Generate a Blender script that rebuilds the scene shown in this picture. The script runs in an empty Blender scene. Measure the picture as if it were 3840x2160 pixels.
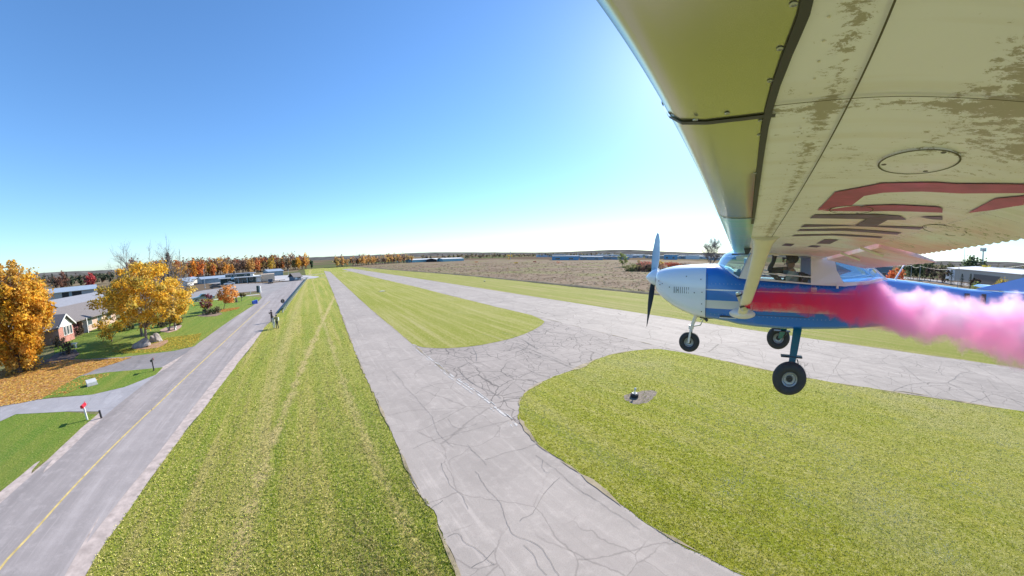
import bpy, bmesh, math, random
import numpy as np
from mathutils import Vector, Matrix
from mathutils.geometry import tessellate_polygon
from mathutils import noise as mnoise

R_ = math.radians
scene = bpy.context.scene
random.seed(7)

# ------------------------------------------------------------------ camera
# an action camera clamped under the left wing: very wide, stereographic-like lens
CAMH = 9.0
CR = np.array([[0.82824951, -0.06885372, 0.55611322], [-0.56022446, -0.07996173, 0.82447236], [-0.01230021, -0.99441706, -0.1048018]])  # camera (right, down, forward) -> world
FPX = 1230.0
cd = bpy.data.cameras.new('camera')
cam = bpy.data.objects.new('camera', cd)
scene.collection.objects.link(cam)
scene.camera = cam
m = Matrix(((CR[0][0], -CR[0][1], -CR[0][2]), (CR[1][0], -CR[1][1], -CR[1][2]), (CR[2][0], -CR[2][1], -CR[2][2]))).to_4x4()
m.translation = (0, 0, CAMH)
cam.matrix_world = m
cd.sensor_fit = 'HORIZONTAL'; cd.sensor_width = 36.0; cd.sensor_height = 20.25
cd.lens = FPX / 3840 * 36
cd.clip_start = 0.02; cd.clip_end = 20000
cd.type = 'PANO'
pc = cd if hasattr(cd, 'panorama_type') else cd.cycles
pc.panorama_type = 'FISHEYE_LENS_POLYNOMIAL'
pc.fisheye_fov = R_(200)
pc.fisheye_polynomial_k0 = 0.0
pc.fisheye_polynomial_k1 = -0.08677215961853177
pc.fisheye_polynomial_k2 = -1.3205053623401863e-06
pc.fisheye_polynomial_k3 = 6.082600247841572e-05
pc.fisheye_polynomial_k4 = -1.1217715065515023e-06

# ------------------------------------------------------------------ world, sun, exposure
SUN_AZ, SUN_EL = 66.0, 31.0            # azimuth clockwise from the runway direction (+Y)
w = bpy.data.worlds.new('World'); scene.world = w; w.use_nodes = True
wn = w.node_tree; wn.nodes.clear()
sky = wn.nodes.new('ShaderNodeTexSky'); sky.sky_type = 'NISHITA'; sky.sun_disc = False
sky.sun_elevation = R_(SUN_EL); sky.sun_rotation = R_(SUN_AZ)
sky.altitude = 200; sky.air_density = 1.0; sky.dust_density = 0.25; sky.ozone_density = 3.0
bg = wn.nodes.new('ShaderNodeBackground'); bg.inputs['Strength'].default_value = 0.135
wo = wn.nodes.new('ShaderNodeOutputWorld')
gm = wn.nodes.new('ShaderNodeGamma'); gm.inputs[1].default_value = .82; hs = wn.nodes.new('ShaderNodeHueSaturation'); hs.inputs['Saturation'].default_value = 1.15; tn = wn.nodes.new('ShaderNodeMix'); tn.data_type = 'RGBA'; tn.blend_type = 'MULTIPLY'; tn.inputs[0].default_value = 1; tn.inputs[7].default_value = (.78, 1.0, 1.22, 1)
wn.links.new(sky.outputs[0], gm.inputs[0]); wn.links.new(gm.outputs[0], hs.inputs['Color']); wn.links.new(hs.outputs[0], tn.inputs[6]); wn.links.new(tn.outputs[2], bg.inputs[0]); wn.links.new(bg.outputs[0], wo.inputs[0])
sl = bpy.data.lights.new('sun', 'SUN'); sl.energy = 4.7; sl.angle = R_(0.53); sl.color = (1.0, 0.94, 0.84)
sun = bpy.data.objects.new('sun', sl); scene.collection.objects.link(sun)
sd = Vector((math.sin(R_(SUN_AZ)) * math.cos(R_(SUN_EL)), math.cos(R_(SUN_AZ)) * math.cos(R_(SUN_EL)), math.sin(R_(SUN_EL))))
sun.rotation_euler = sd.to_track_quat('Z', 'Y').to_euler()
sun.location = (0, 0, 60)
scene.view_settings.view_transform = 'Standard'; scene.view_settings.look = 'None'
scene.view_settings.gamma = 1.0; scene.view_settings.exposure = 0.9
scene.view_settings.use_curve_mapping = False
scene.cycles.max_bounces = 12; scene.cycles.transparent_max_bounces = 24; scene.cycles.volume_bounces = 12
scene.cycles.volume_step_rate = 1.0

# ------------------------------------------------------------------ measuring helpers (photo pixels 3840x2160)
def zz(ox, oy, s): return lambda *a: [(ox + x / s, oy + y / s) for x, y in a]
Z1 = zz(0, 880, 1 / .46584); ZA = zz(0, 1500, 2.1467); ZF = zz(600, 950, 4.2617); ZC = zz(2000, 1250, 1.4); ZB = zz(1000, 1300, 1.685)
ZD = zz(1000, 950, 3.6229); Z4 = zz(1000, 900, 1.61); ZP = zz(2300, 800, 1.6727); Z3 = zz(2240, 0, 1.61); Z5 = zz(3200, 850, 4.025)
ZM = zz(1500, 900, 2.1467); ZW = zz(2700, 700, 2.2596); ZL = zz(0, 900, 2.898); ZT = zz(400, 880, 3.294); ZH = zz(2300, 880, 5.6)
ZK = zz(2680, 900, 4.14); ZG = zz(2700, 1150, 4.14)
def ray(px):
    x, y = px[0] - 1920.0, px[1] - 1080.0
    r = math.hypot(x, y) + 1e-9; th = 2 * math.atan(r / 2 / FPX)
    return Vector(CR @ np.array([math.sin(th) * x / r, math.sin(th) * y / r, math.cos(th)]))
def G(px, z=0.0):
    d = ray(px); t = (z - CAMH) / d.z
    return (d.x * t, d.y * t)
def GL(pts): return [G(p) for p in pts]
def at(px, dist):                      # point at a horizontal distance
    d = ray(px); t = dist / math.hypot(d.x, d.y)
    return Vector((d.x * t, d.y * t, CAMH + d.z * t))
def hgt(px, g): return at(px, math.hypot(g[0], g[1])).z
# aircraft frame: x forward (0 at the spinner tip), y to its left, z up
MB_ = np.array([[-0.779, -0.626, -0.038], [-0.031, 0.098, -0.995], [0.626, -0.774, -0.096]])
U_, _, V_ = np.linalg.svd(MB_); MB_ = U_ @ V_
BWm = CR @ MB_
CB = Vector((-1.666, 5.911, 0.499))    # the camera in the aircraft frame
def bray(px): return Vector(BWm.T @ np.array(ray(px)))
def pl(px, ax, c):
    d = bray(px); t = (c - CB[ax]) / d[ax]
    return CB + d * t
PROF = [(-1.50, .0), (-1.62, 0.0), (-1.76, 0), (-2.0, 0), (-2.4, -.02), (-2.8, -.07), (-3.12, -.135)]
def zunder(x, y):
    z = .445 + .073 * abs(y)
    p = PROF[0][1]
    if x <= PROF[-1][0]: p = PROF[-1][1]
    else:
        for (a, pa), (b, pb) in zip(PROF, PROF[1:]):
            if b <= x <= a: p = pa + (pb - pa) * (a - x) / (a - b)
    return z + p
def S(px, off=0.002):                  # point of the wing's underside
    d = bray(px); lo, hi = 5.89, -1.0
    f = lambda y: (CB.z + d.z * (y - CB.y) / d.y) - zunder(CB.x + d.x * (y - CB.y) / d.y, y)
    ys = [5.89 - i * .02 for i in range(345)]; y = .6
    for a, b_ in zip(ys[:-1], ys[1:]):
        if f(a) < 0 <= f(b_):
            lo, hi = a, b_
            for i in range(30):
                md = (lo + hi) / 2
                if f(md) < 0: lo = md
                else: hi = md
            y = lo; break
    x = CB.x + d.x * (y - CB.y) / d.y
    return Vector((x, y, zunder(x, y) - off))

# ------------------------------------------------------------------ mesh helpers
def tag(o, label=None, cat=None, group=None, kind=None):
    if label: o['label'] = label
    if cat: o['category'] = cat
    if group: o['group'] = group
    if kind: o['kind'] = kind
    return o
def empty(name, loc=(0, 0, 0), rz=0, label=None, cat=None, group=None):
    o = bpy.data.objects.new(name, None); scene.collection.objects.link(o)
    o.location = loc; o.rotation_euler = (0, 0, rz); o.empty_display_size = .3
    return tag(o, label, cat, group)
class MB:
    def __init__(s): s.v = []; s.f = []; s.mi = []; s.cur = 0; s.c = []; s.col = None
    def face(s, pts):
        n = len(s.v); s.v += [tuple(p) for p in pts]; s.f.append(tuple(range(n, n + len(pts)))); s.mi.append(s.cur)
        if s.col is not None: s.c += [s.col] * len(pts)
    def grid(s, rows, closed=False, caps=False):
        n = len(s.v); k = len(rows[0])
        for r in rows: s.v += [tuple(p) for p in r]
        for i in range(len(rows) - 1):
            for j in range(k if closed else k - 1):
                a = n + i * k + j; b = n + i * k + (j + 1) % k
                s.f.append((a, b, b + k, a + k)); s.mi.append(s.cur)
        if caps:
            s.f.append(tuple(n + j for j in range(k))[::-1]); s.mi.append(s.cur)
            s.f.append(tuple(n + (len(rows) - 1) * k + j for j in range(k))); s.mi.append(s.cur)
        if s.col is not None: s.c += [s.col] * (len(rows) * k)
    def box(s, lo, hi):
        x0, y0, z0 = lo; x1, y1, z1 = hi
        s.grid([[(x0, y0, z0), (x1, y0, z0), (x1, y1, z0), (x0, y1, z0)], [(x0, y0, z1), (x1, y0, z1), (x1, y1, z1), (x0, y1, z1)]], True, True)
    def obox(s, c, ax, ay, hx, hy, z0, z1):          # box with horizontal axes ax, ay
        P = [(c[0] + ax[0] * a * hx + ay[0] * b * hy, c[1] + ax[1] * a * hx + ay[1] * b * hy) for a, b in ((-1, -1), (1, -1), (1, 1), (-1, 1))]
        s.grid([[(x, y, z0) for x, y in P], [(x, y, z1) for x, y in P]], True, True)
    def tube(s, pts, rad, n=8, caps=True):
        pts = [Vector(p) for p in pts]
        if not hasattr(rad, '__len__'): rad = [rad] * len(pts)
        rows = []; up = None
        for i, p in enumerate(pts):
            d = (pts[min(i + 1, len(pts) - 1)] - pts[max(i - 1, 0)]).normalized()
            if up is None: up = Vector((0, 0, 1)) if abs(d.z) < .9 else Vector((1, 0, 0))
            a = d.cross(up).normalized(); b = a.cross(d).normalized(); up = b
            rows.append([p + (a * math.cos(t * 2 * math.pi / n) + b * math.sin(t * 2 * math.pi / n)) * rad[i] for t in range(n)])
        s.grid(rows, True, caps)
    def lathe(s, c, axis, prof, n=24):               # prof: (distance along the axis, radius)
        axis = Vector(axis).normalized(); u = Vector((0, 0, 1)) if abs(axis.z) < .9 else Vector((1, 0, 0))
        a = axis.cross(u).normalized(); b = axis.cross(a)
        s.grid([[Vector(c) + axis * h + (a * math.cos(t * 2 * math.pi / n) + b * math.sin(t * 2 * math.pi / n)) * max(r, 1e-4) for t in range(n)] for h, r in prof], True)
    def sheet(s, poly, z):
        P = [Vector((p[0], p[1], z)) for p in poly]; n = len(s.v); s.v += [tuple(p) for p in P]
        for t in tessellate_polygon([P]):
            a, b, c = (P[i] for i in t)
            if (b - a).cross(c - a).z < 0: t = t[::-1]
            s.f.append(tuple(n + i for i in t)); s.mi.append(s.cur)
    def build(s, name, mats, parent=None, smooth=False, angle=None):
        me = bpy.data.meshes.new(name); me.from_pydata(s.v, [], s.f)
        for mt in (mats if isinstance(mats, (list, tuple)) else [mats]): me.materials.append(mt)
        me.polygons.foreach_set('material_index', s.mi)
        if s.c:
            ca = me.color_attributes.new('tint', 'FLOAT_COLOR', 'POINT')
            ca.data.foreach_set('color', [x for c in s.c for x in (c[0], c[1], c[2], 1.0)])
        if smooth:
            me.polygons.foreach_set('use_smooth', [True] * len(me.polygons))
        me.update()
        o = bpy.data.objects.new(name, me); scene.collection.objects.link(o)
        if smooth and angle:
            try:
                bm = bmesh.new(); bm.from_mesh(me)
                for e in bm.edges:
                    if len(e.link_faces) == 2 and e.calc_face_angle(0) > R_(angle): e.smooth = False
                bm.to_mesh(me); bm.free()
            except Exception: pass
        if parent: o.parent = parent
        return o
def wobble(poly, step, amp, seed=0, closed=True):
    out = []; n = len(poly)
    for i in range(n if closed else n - 1):
        a = Vector(poly[i][:2]); b = Vector(poly[(i + 1) % n][:2]); L = (b - a).length; k = max(1, min(160, int(L / step)))
        nv = Vector((-(b - a).y, (b - a).x)).normalized()
        for j in range(k):
            p = a.lerp(b, j / k)
            q = mnoise.noise(Vector((p.x * .9 / step * .5, p.y * .9 / step * .5, seed * 7.3))) + .6 * mnoise.noise(Vector((p.x * 2.3 / step * .5, p.y * 2.3 / step * .5, seed * 3.1)))
            out.append(tuple(p + nv * q * amp))
    if not closed: out.append(tuple(poly[-1][:2]))
    return out
def smooth_path(pts, k=5):
    P = [Vector(p[:2]) for p in pts]; out = []
    for i in range(len(P) - 1):
        a, b, c, d = P[max(i - 1, 0)], P[i], P[i + 1], P[min(i + 2, len(P) - 1)]
        for j in range(k):
            t = j / k
            out.append(tuple(.5 * ((2 * b) + (c - a) * t + (2 * a - 5 * b + 4 * c - d) * t * t + (3 * b - a - 3 * c + d) * t ** 3)))
    out.append(tuple(P[-1])); return out

# ------------------------------------------------------------------ materials
def newmat(name):
    mt = bpy.data.materials.new(name); mt.use_nodes = True
    nt = mt.node_tree; b = nt.nodes['Principled BSDF']
    return mt, nt, b
def N(nt, t, **kw):
    n = nt.nodes.new(t)
    for k, v in kw.items(): setattr(n, k, v)
    return n
def L(nt, a, b): nt.links.new(a, b)
def noise(nt, scale, detail=4, rough=.55, stretch=None, coord='Object', dist=0, rot=0):
    tc = N(nt, 'ShaderNodeTexCoord'); mp = N(nt, 'ShaderNodeMapping')
    if stretch: mp.inputs['Scale'].default_value = stretch
    if rot: mp.inputs['Rotation'].default_value = (0, 0, rot)
    n = N(nt, 'ShaderNodeTexNoise'); n.inputs['Scale'].default_value = scale; n.inputs['Detail'].default_value = detail
    n.inputs['Roughness'].default_value = rough; n.inputs['Distortion'].default_value = dist
    L(nt, tc.outputs[coord], mp.inputs[0]); L(nt, mp.outputs[0], n.inputs['Vector'])
    return n.outputs['Fac']
def ramp(nt, src, stops):
    r = N(nt, 'ShaderNodeValToRGB'); e = r.color_ramp.elements
    while len(e) < len(stops): e.new(.5)
    for i, (p, c) in enumerate(stops):
        e[i].position = p; e[i].color = (c, c, c, 1) if not hasattr(c, '__len__') else (*c, 1)
    L(nt, src, r.inputs[0]); return r.outputs[0]
def mix(nt, fac, a, b, mode='MIX'):
    n = N(nt, 'ShaderNodeMix', data_type='RGBA', blend_type=mode)
    for s, v in ((n.inputs[0], fac), (n.inputs[6], a), (n.inputs[7], b)):
        if isinstance(v, bpy.types.NodeSocket): L(nt, v, s)
        elif hasattr(v, '__len__'): s.default_value = (*v, 1)
        else: s.default_value = v
    return n.outputs[2]
def math_(nt, op, a, b=None, c=None, clamp=False):
    n = N(nt, 'ShaderNodeMath', operation=op, use_clamp=clamp)
    for i, v in enumerate((a, b, c)):
        if v is None: continue
        if isinstance(v, bpy.types.NodeSocket): L(nt, v, n.inputs[i])
        else: n.inputs[i].default_value = v
    return n.outputs[0]
def bump(nt, b, h, strength=.4, dist=.02):
    n = N(nt, 'ShaderNodeBump'); n.inputs['Strength'].default_value = strength; n.inputs['Distance'].default_value = dist
    L(nt, h, n.inputs['Height']); L(nt, n.outputs[0], b.inputs['Normal'])
def M(name, col, rough=.6, metal=0.0, var=.12, vs=3.0, spec=.5, bm=0, coat=0):
    mt, nt, b = newmat(name)
    n = noise(nt, vs, 4)
    c = mix(nt, ramp(nt, n, [(.3, 0.0), (.7, 1.0)]), tuple(x * (1 - var) for x in col), tuple(min(1, x * (1 + var)) for x in col))
    L(nt, c, b.inputs['Base Color']); b.inputs['Roughness'].default_value = rough; b.inputs['Metallic'].default_value = metal
    b.inputs['Specular IOR Level'].default_value = spec; b.inputs['Coat Weight'].default_value = coat
    if bm: bump(nt, b, noise(nt, vs * 6, 3), bm, .02)
    return mt
def grass_mat(name, c_green, c_yel, c_dry, stripe=.5, dry=.5, angle=0, fine=1.0, clump=.5, tracks=()):
    mt, nt, b = newmat(name)
    big = noise(nt, .05, 4, .6); mid = noise(nt, .45, 4, .6); st = noise(nt, 1.0, 4, .6, stretch=(1.0, .035, 1), rot=angle)
    fn = noise(nt, 9.0 * fine, 7, .86, stretch=(1, .7, 1), rot=angle + .3); fn2 = noise(nt, 2.6 * fine, 5, .75)
    c = mix(nt, ramp(nt, st, [(.38, 0), (.62, 1)]), c_green, c_yel)
    c = mix(nt, ramp(nt, mid, [(.35, 0.0), (.7, 1.0)]), c, mix(nt, .5, c, c_green))
    dm = math_(nt, 'MULTIPLY', ramp(nt, st, [(.5, 0), (.72, stripe)]), 1.0)
    dm2 = math_(nt, 'MULTIPLY', ramp(nt, big, [(.45, 0), (.75, dry)]), ramp(nt, mid, [(.3, .3), (.6, 1)]))
    c = mix(nt, math_(nt, 'MAXIMUM', dm, dm2), c, c_dry)
    if tracks:
        tc = N(nt, 'ShaderNodeTexCoord'); sp = N(nt, 'ShaderNodeSeparateXYZ'); L(nt, tc.outputs['Object'], sp.inputs[0])
        for (xa, ya, xb, yb, w_, s_) in tracks:
            k = (xb - xa) / (yb - ya); dx = math_(nt, 'ABSOLUTE', math_(nt, 'SUBTRACT', math_(nt, 'MULTIPLY_ADD', sp.outputs[1], -k, sp.outputs[0]), xa - k * ya))
            dx = math_(nt, 'ADD', dx, math_(nt, 'MULTIPLY_ADD', noise(nt, .5, 4, .7), 1.4, -.7))
            f = math_(nt, 'MULTIPLY', math_(nt, 'MULTIPLY_ADD', dx, -1.0 / w_, 1.2, clamp=True), s_); c = mix(nt, f, c, c_dry)
    # straw-coloured and dark blades
    c = mix(nt, ramp(nt, fn, [(.52, 0), (.60, .6)]), c, tuple(min(1, x * 1.25 + .03) for x in c_dry))
    c = mix(nt, ramp(nt, fn, [(.36, clump * 1.3), (.485, 0)]), c, tuple(x * .3 for x in c_green))
    c = mix(nt, ramp(nt, fn2, [(.32, clump * .6), (.46, 0)]), c, tuple(x * .45 for x in c_green))
    L(nt, c, b.inputs['Base Color']); b.inputs['Roughness'].default_value = .95; b.inputs['Specular IOR Level'].default_value = .15
    h = math_(nt, 'ADD', fn, math_(nt, 'MULTIPLY', fn2, .8)); bump(nt, b, h, 1.0, .12)
    return mt
def asphalt_mat(name, col, cracks=1.0, streak=.15, lane=None):
    mt, nt, b = newmat(name)
    st = noise(nt, .8, 4, .6, stretch=(1.0, .03, 1)); pa = noise(nt, .22, 5, .65); fine = noise(nt, 22, 3, .7); mid = noise(nt, 1.7, 5, .7)
    c = mix(nt, ramp(nt, st, [(.35, 0), (.65, 1)]), tuple(x * (1 - streak) for x in col), tuple(x * (1 + streak) for x in col))
    c = mix(nt, ramp(nt, pa, [(.42, 0), (.66, .6)]), c, tuple(x * .74 for x in col))
    c = mix(nt, ramp(nt, mid, [(.5, 0), (.7, .6)]), c, tuple(min(1, x * 1.28) for x in col))
    c = mix(nt, ramp(nt, fine, [(.35, .3), (.5, 0), (.65, .22)]), c, tuple(x * .55 for x in col))
    st2 = noise(nt, 3.2, 4, .7, stretch=(1.0, .05, 1)); c = mix(nt, ramp(nt, st2, [(.56, 0), (.7, .45)]), c, tuple(min(1, x * 1.35) for x in col)); c = mix(nt, ramp(nt, st2, [(.3, .35), (.42, 0)]), c, tuple(x * .7 for x in col))
    if cracks:
        tc = N(nt, 'ShaderNodeTexCoord')
        wn_ = N(nt, 'ShaderNodeTexNoise'); wn_.inputs['Scale'].default_value = .9; wn_.inputs['Detail'].default_value = 5; L(nt, tc.outputs['Object'], wn_.inputs['Vector'])
        ad = N(nt, 'ShaderNodeVectorMath', operation='MULTIPLY_ADD'); ad.inputs[1].default_value = (.75, .75, 0); L(nt, wn_.outputs['Color'], ad.inputs[0]); L(nt, tc.outputs['Object'], ad.inputs[2])
        vc = N(nt, 'ShaderNodeTexVoronoi'); vc.inputs['Scale'].default_value = .42; L(nt, ad.outputs[0], vc.inputs['Vector']); sv = N(nt, 'ShaderNodeSeparateColor'); L(nt, vc.outputs['Color'], sv.inputs[0]); c = mix(nt, ramp(nt, sv.outputs[0], [(0, 0), (1, .30)]), c, tuple(x * .66 for x in col))
        c = mix(nt, ramp(nt, noise(nt, 60, 2, .7), [(.4, .25), (.55, 0)]), c, tuple(x * .45 for x in col))
        for sc, wd, thr in ((.17, .007, .40), (.42, .012, .47)) + (((.55, .016, .40), (1.1, .02, .5)) if cracks > 1.2 else ()):
            v = N(nt, 'ShaderNodeTexVoronoi', feature='DISTANCE_TO_EDGE'); v.inputs['Scale'].default_value = sc; L(nt, ad.outputs[0], v.inputs['Vector'])
            mk = noise(nt, .13 + sc * .1, 2)
            c = mix(nt, math_(nt, 'MULTIPLY', ramp(nt, v.outputs['Distance'], [(0, .85 * cracks), (wd, 0)]), ramp(nt, mk, [(thr - .05, 0), (thr + .08, 1)])), c, tuple(x * .28 for x in col))
    L(nt, c, b.inputs['Base Color']); b.inputs['Roughness'].default_value = .85; b.inputs['Specular IOR Level'].default_value = .25
    bump(nt, b, fine, .25, .02)
    return mt
def leaf_mat(name, trans=.5):
    mt, nt, b = newmat(name)
    at_ = N(nt, 'ShaderNodeAttribute', attribute_name='tint'); g = N(nt, 'ShaderNodeNewGeometry')
    v = ramp(nt, g.outputs['Random Per Island'], [(0, .62), (.5, .95), (1, 1.3)])
    c = mix(nt, 1.0, at_.outputs['Color'], v, 'MULTIPLY')
    L(nt, c, b.inputs['Base Color']); b.inputs['Roughness'].default_value = .75; b.inputs['Specular IOR Level'].default_value = .2
    tr = N(nt, 'ShaderNodeBsdfTranslucent'); L(nt, c, tr.inputs[0]); mx = N(nt, 'ShaderNodeMixShader'); mx.inputs[0].default_value = trans
    L(nt, b.outputs[0], mx.inputs[1]); L(nt, tr.outputs[0], mx.inputs[2]); L(nt, mx.outputs[0], nt.nodes['Material Output'].inputs[0])
    return mt
def glass_mat(name, tint=(.75, .95, .9), rough=.02, refl=1.0, base=.08):
    mt = bpy.data.materials.new(name); mt.use_nodes = True; nt = mt.node_tree; nt.nodes.clear()
    o = N(nt, 'ShaderNodeOutputMaterial'); t = N(nt, 'ShaderNodeBsdfTransparent'); t.inputs[0].default_value = (*tint, 1)
    g = N(nt, 'ShaderNodeBsdfGlossy'); g.inputs['Roughness'].default_value = rough; g.inputs[0].default_value = (.95, .97, 1, 1)
    lw = N(nt, 'ShaderNodeLayerWeight'); lw.inputs[0].default_value = .25
    f = math_(nt, 'MULTIPLY_ADD', lw.outputs['Fresnel'], refl, base, clamp=True)
    mx = N(nt, 'ShaderNodeMixShader'); L(nt, f, mx.inputs[0]); L(nt, t.outputs[0], mx.inputs[1]); L(nt, g.outputs[0], mx.inputs[2]); L(nt, mx.outputs[0], o.inputs[0])
    return mt

# ================================================================== SETTING
def struct(name, mb, mats, smooth=False): return tag(mb.build(name, mats, None, smooth), kind='structure')
def sheet(name, poly, z, mat, kind='structure'):
    mb = MB(); mb.sheet(poly, z); o = mb.build(name, mat); return tag(o, kind=kind)

# far ground: a patchwork of fields
mt_far, nt, b = newmat('far_fields')
tc = N(nt, 'ShaderNodeTexCoord'); v = N(nt, 'ShaderNodeTexVoronoi'); v.inputs['Scale'].default_value = .006; L(nt, tc.outputs['Object'], v.inputs['Vector'])
sep = N(nt, 'ShaderNodeSeparateColor'); L(nt, v.outputs['Color'], sep.inputs[0])
c = N(nt, 'ShaderNodeValToRGB'); c.color_ramp.interpolation = 'CONSTANT'; e = c.color_ramp.elements
for p_, cc in ((0, (.16, .12, .085)), (.3, (.12, .14, .06)), (.5, (.20, .15, .10)), (.72, (.09, .13, .05)), (.85, (.24, .19, .12))):
    q = e[0] if p_ == 0 else e.new(p_); q.position = p_; q.color = (*cc, 1)
e.remove(e[-1]) if len(e) > 5 else None
L(nt, sep.outputs[0], c.inputs[0])
L(nt, mix(nt, ramp(nt, noise(nt, .08, 5), [(.3, 0), (.7, .6)]), c.outputs[0], (.13, .10, .07)), b.inputs['Base Color']); b.inputs['Roughness'].default_value = 1; b.inputs['Specular IOR Level'].default_value = 0
mb = MB(); rings = [0, 60, 200, 500, 1000, 2000, 3500, 6000, 9000]
mb.grid([[(r * math.cos(a * math.pi / 24), r * math.sin(a * math.pi / 24), -max(0, r - 1500) ** 2 / 12.7e6) for a in range(48)] for r in rings[1:]], True)
n0 = len(mb.v); mb.v.append((0, 0, 0)); mb.f += [(n0, j, (j + 1) % 48) for j in range(48)]; mb.mi += [0] * 48
struct('ground', mb, mt_far)

t1, t2 = G((1024.8, 1653.7)), G((908, 2012)); t3, t4 = G((1090, 1330)), G((1053, 1460)); t5, t6 = G(ZB((500, 260))[0]), G(ZB((560, 420))[0]); t7, t8 = G(ZF((2000, 1440))[0]), G(ZF((2180, 900))[0])
M_strip = grass_mat('mown_grass_strip', (.20, .26, .02), (.34, .325, .045), (.48, .38, .16), .6, .45, 0, .9, .65, [(*t1, *t2, .35, .85), (*t5, *t6, .3, .6), (*t7, *t8, .8, .5)])
M_island = grass_mat('grass_island', (.25, .275, .012), (.34, .325, .025), (.40, .35, .16), .35, .75, R_(-70), 1.0, .45)
M_beyond = grass_mat('grass_verge_far', (.20, .23, .02), (.29, .27, .06), (.36, .29, .14), .7, .3, 0, .8, .2)
M_lawn = grass_mat('lawn', (.12, .215, .022), (.19, .245, .03), (.28, .25, .07), .35, .5, 0, 1.0, .3)
M_fieldg = grass_mat('rough_meadow', (.16, .17, .06), (.24, .20, .09), (.27, .20, .11), .5, .8, .4, .6, .4)
# dry brown field
mt, nt, b = newmat('dry_field')
c = mix(nt, ramp(nt, noise(nt, .06, 5, .65, stretch=(.6, 1.6, 1)), [(.35, 0), (.68, 1)]), (.15, .10, .065), (.27, .20, .135))
c = mix(nt, ramp(nt, noise(nt, .25, 5, .7, stretch=(.5, 1.8, 1), rot=.3), [(.5, 0), (.72, .8)]), c, (.32, .27, .19))
c = mix(nt, ramp(nt, noise(nt, 1.4, 5, .75, stretch=(.5, 1.5, 1)), [(.3, .8), (.46, 0)]), c, (.085, .065, .05))
c = mix(nt, ramp(nt, noise(nt, .035, 3), [(.5, 0), (.65, .7)]), c, (.19, .19, .07))
L(nt, c, b.inputs['Base Color']); b.inputs['Roughness'].default_value = 1; b.inputs['Specular IOR Level'].default_value = .05
bump(nt, b, noise(nt, 1.4, 5, .75), .8, .15); M_dry = mt
M_run = asphalt_mat('runway_asphalt', (.39, .337, .293), 1.0, .12)
M_taxi = asphalt_mat('taxiway_asphalt', (.40, .345, .303), .5, .08)
M_conn = asphalt_mat('cracked_asphalt', (.365, .312, .275), 1.3, .08)
M_road = asphalt_mat('road_asphalt', (.325, .285, .27), 0, .22)
M_lot = asphalt_mat('car_park_asphalt', (.34, .31, .295), .2, .05)
M_drive = asphalt_mat('driveway_asphalt', (.27, .25, .25), .3, .08)
M_conc = asphalt_mat('driveway_concrete', (.38, .36, .37), .4, .05)
M_gravel = M('gravel_shoulder', (.42, .34, .30), .95, var=.25, vs=2.5, bm=.4)
M_white = M('white_line_paint', (.72, .70, .68), .7, var=.12, vs=5)
M_yel = M('yellow_line_paint', (.54, .40, .14), .8, var=.3, vs=3)
M_crack = M('crack_tar', (.17, .155, .14), .9, var=.3)
M_edgedirt = M('dark_edge_soil', (.30, .24, .15), .95, var=.4, vs=1.2)
M_leaflit = None

# grass between the road and the dry field
TL = smooth_path([G((1790, 2300))] + GL([(1712, 2142.7), (1623, 1917), (1552, 1810), (1451, 1584.9), (1368, 1406.8), (1317.4, 1281.2), (1281.5, 1181.9), (1242.9, 1082.5), (1215.3, 1016.2)]), 4)
TR = smooth_path([G((2990, 2300))] + GL([(2793, 2160), (2571, 2050), (2428.6, 1964), (2307, 1878.6), (2178.6, 1778.6), (2036, 1686), (1949.6, 1605.6), (1854.6, 1528.5), (1771.5, 1463), (1682.5, 1400.9), (1593.5, 1329.7), (1546.5, 1290.9), (1469.2, 1226), (1380.9, 1151.5), (1276, 1054.9), (1237.4, 1019)]), 4)
RF = [(45, -90), (44.0, -17)] + [(42.6, 12), (41.6, 50), (40.5, 92), (38.5, 150), (32.5, 285)]
RN = [(30.5, -90), (30.3, -13), (29.0, -3), (28.4, 4), (28.2, 12), (28.5, 37), (28.4, 66), (28.0, 95), (26.8, 141), (25.4, 225), (24.2, 275)]
DITCH = [(82, -95), (72, -30), (64, 38), (62, 95), (60, 140), (53, 203), (45, 300), (38, 350)]
RR = GL([(246.9, 2156.8), (326, 2040), (465.8, 1858.7), (605.6, 1686), (740.7, 1509)])
YL = GL([(28, 2101), (139.7, 1982), (279.5, 1826), (419, 1681.7), (559, 1546.6), (610, 1500), (834.6, 1287.9), (952, 1180)])
road_l = smooth_path([(-17.2, -30)] + GL([(0, 1891), (163, 1774.8), (279.5, 1667.7), (382, 1570), (590, 1404), (640, 1372)] + Z1((1565, 900), (1700, 800), (1900, 660), (2060, 555), (2118, 500))), 4)
gr_edge = GL(ZA((690, 1417), (830, 1180), (1110, 790), (1390, 390), (1660, 50)) + ZF((1500, 1440), (1760, 1060), (1960, 850), (2330, 430)))
road_r = smooth_path([(-8.6, -30)] + RR + GL(Z1((1960, 900), (2180, 700), (2268, 590))) + GL(Z1((2360, 490), (2470, 362))), 4)
sheet('airfield_grass', wobble([(-7.6, -90), (82, -95)] + DITCH[1:] + [(25, 352), (-6, 330), (-3, 200)] + list(reversed(gr_edge)) + [(-7.6, -30)], 1.6, .14, 3), .012, M_strip)
sheet('grass_verge', [p for p in RF] + [(30, 345)] + list(reversed(DITCH)), .016, M_beyond)
sheet('dry_field', wobble(DITCH + [(60, 470), (110, 440), (200, 470), (284, 457), (297, 345), (356, 275), (420, 200), (300, 60), (250, -20), (150, -95)], 2.0, .35, 5), .020, M_dry)
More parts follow.
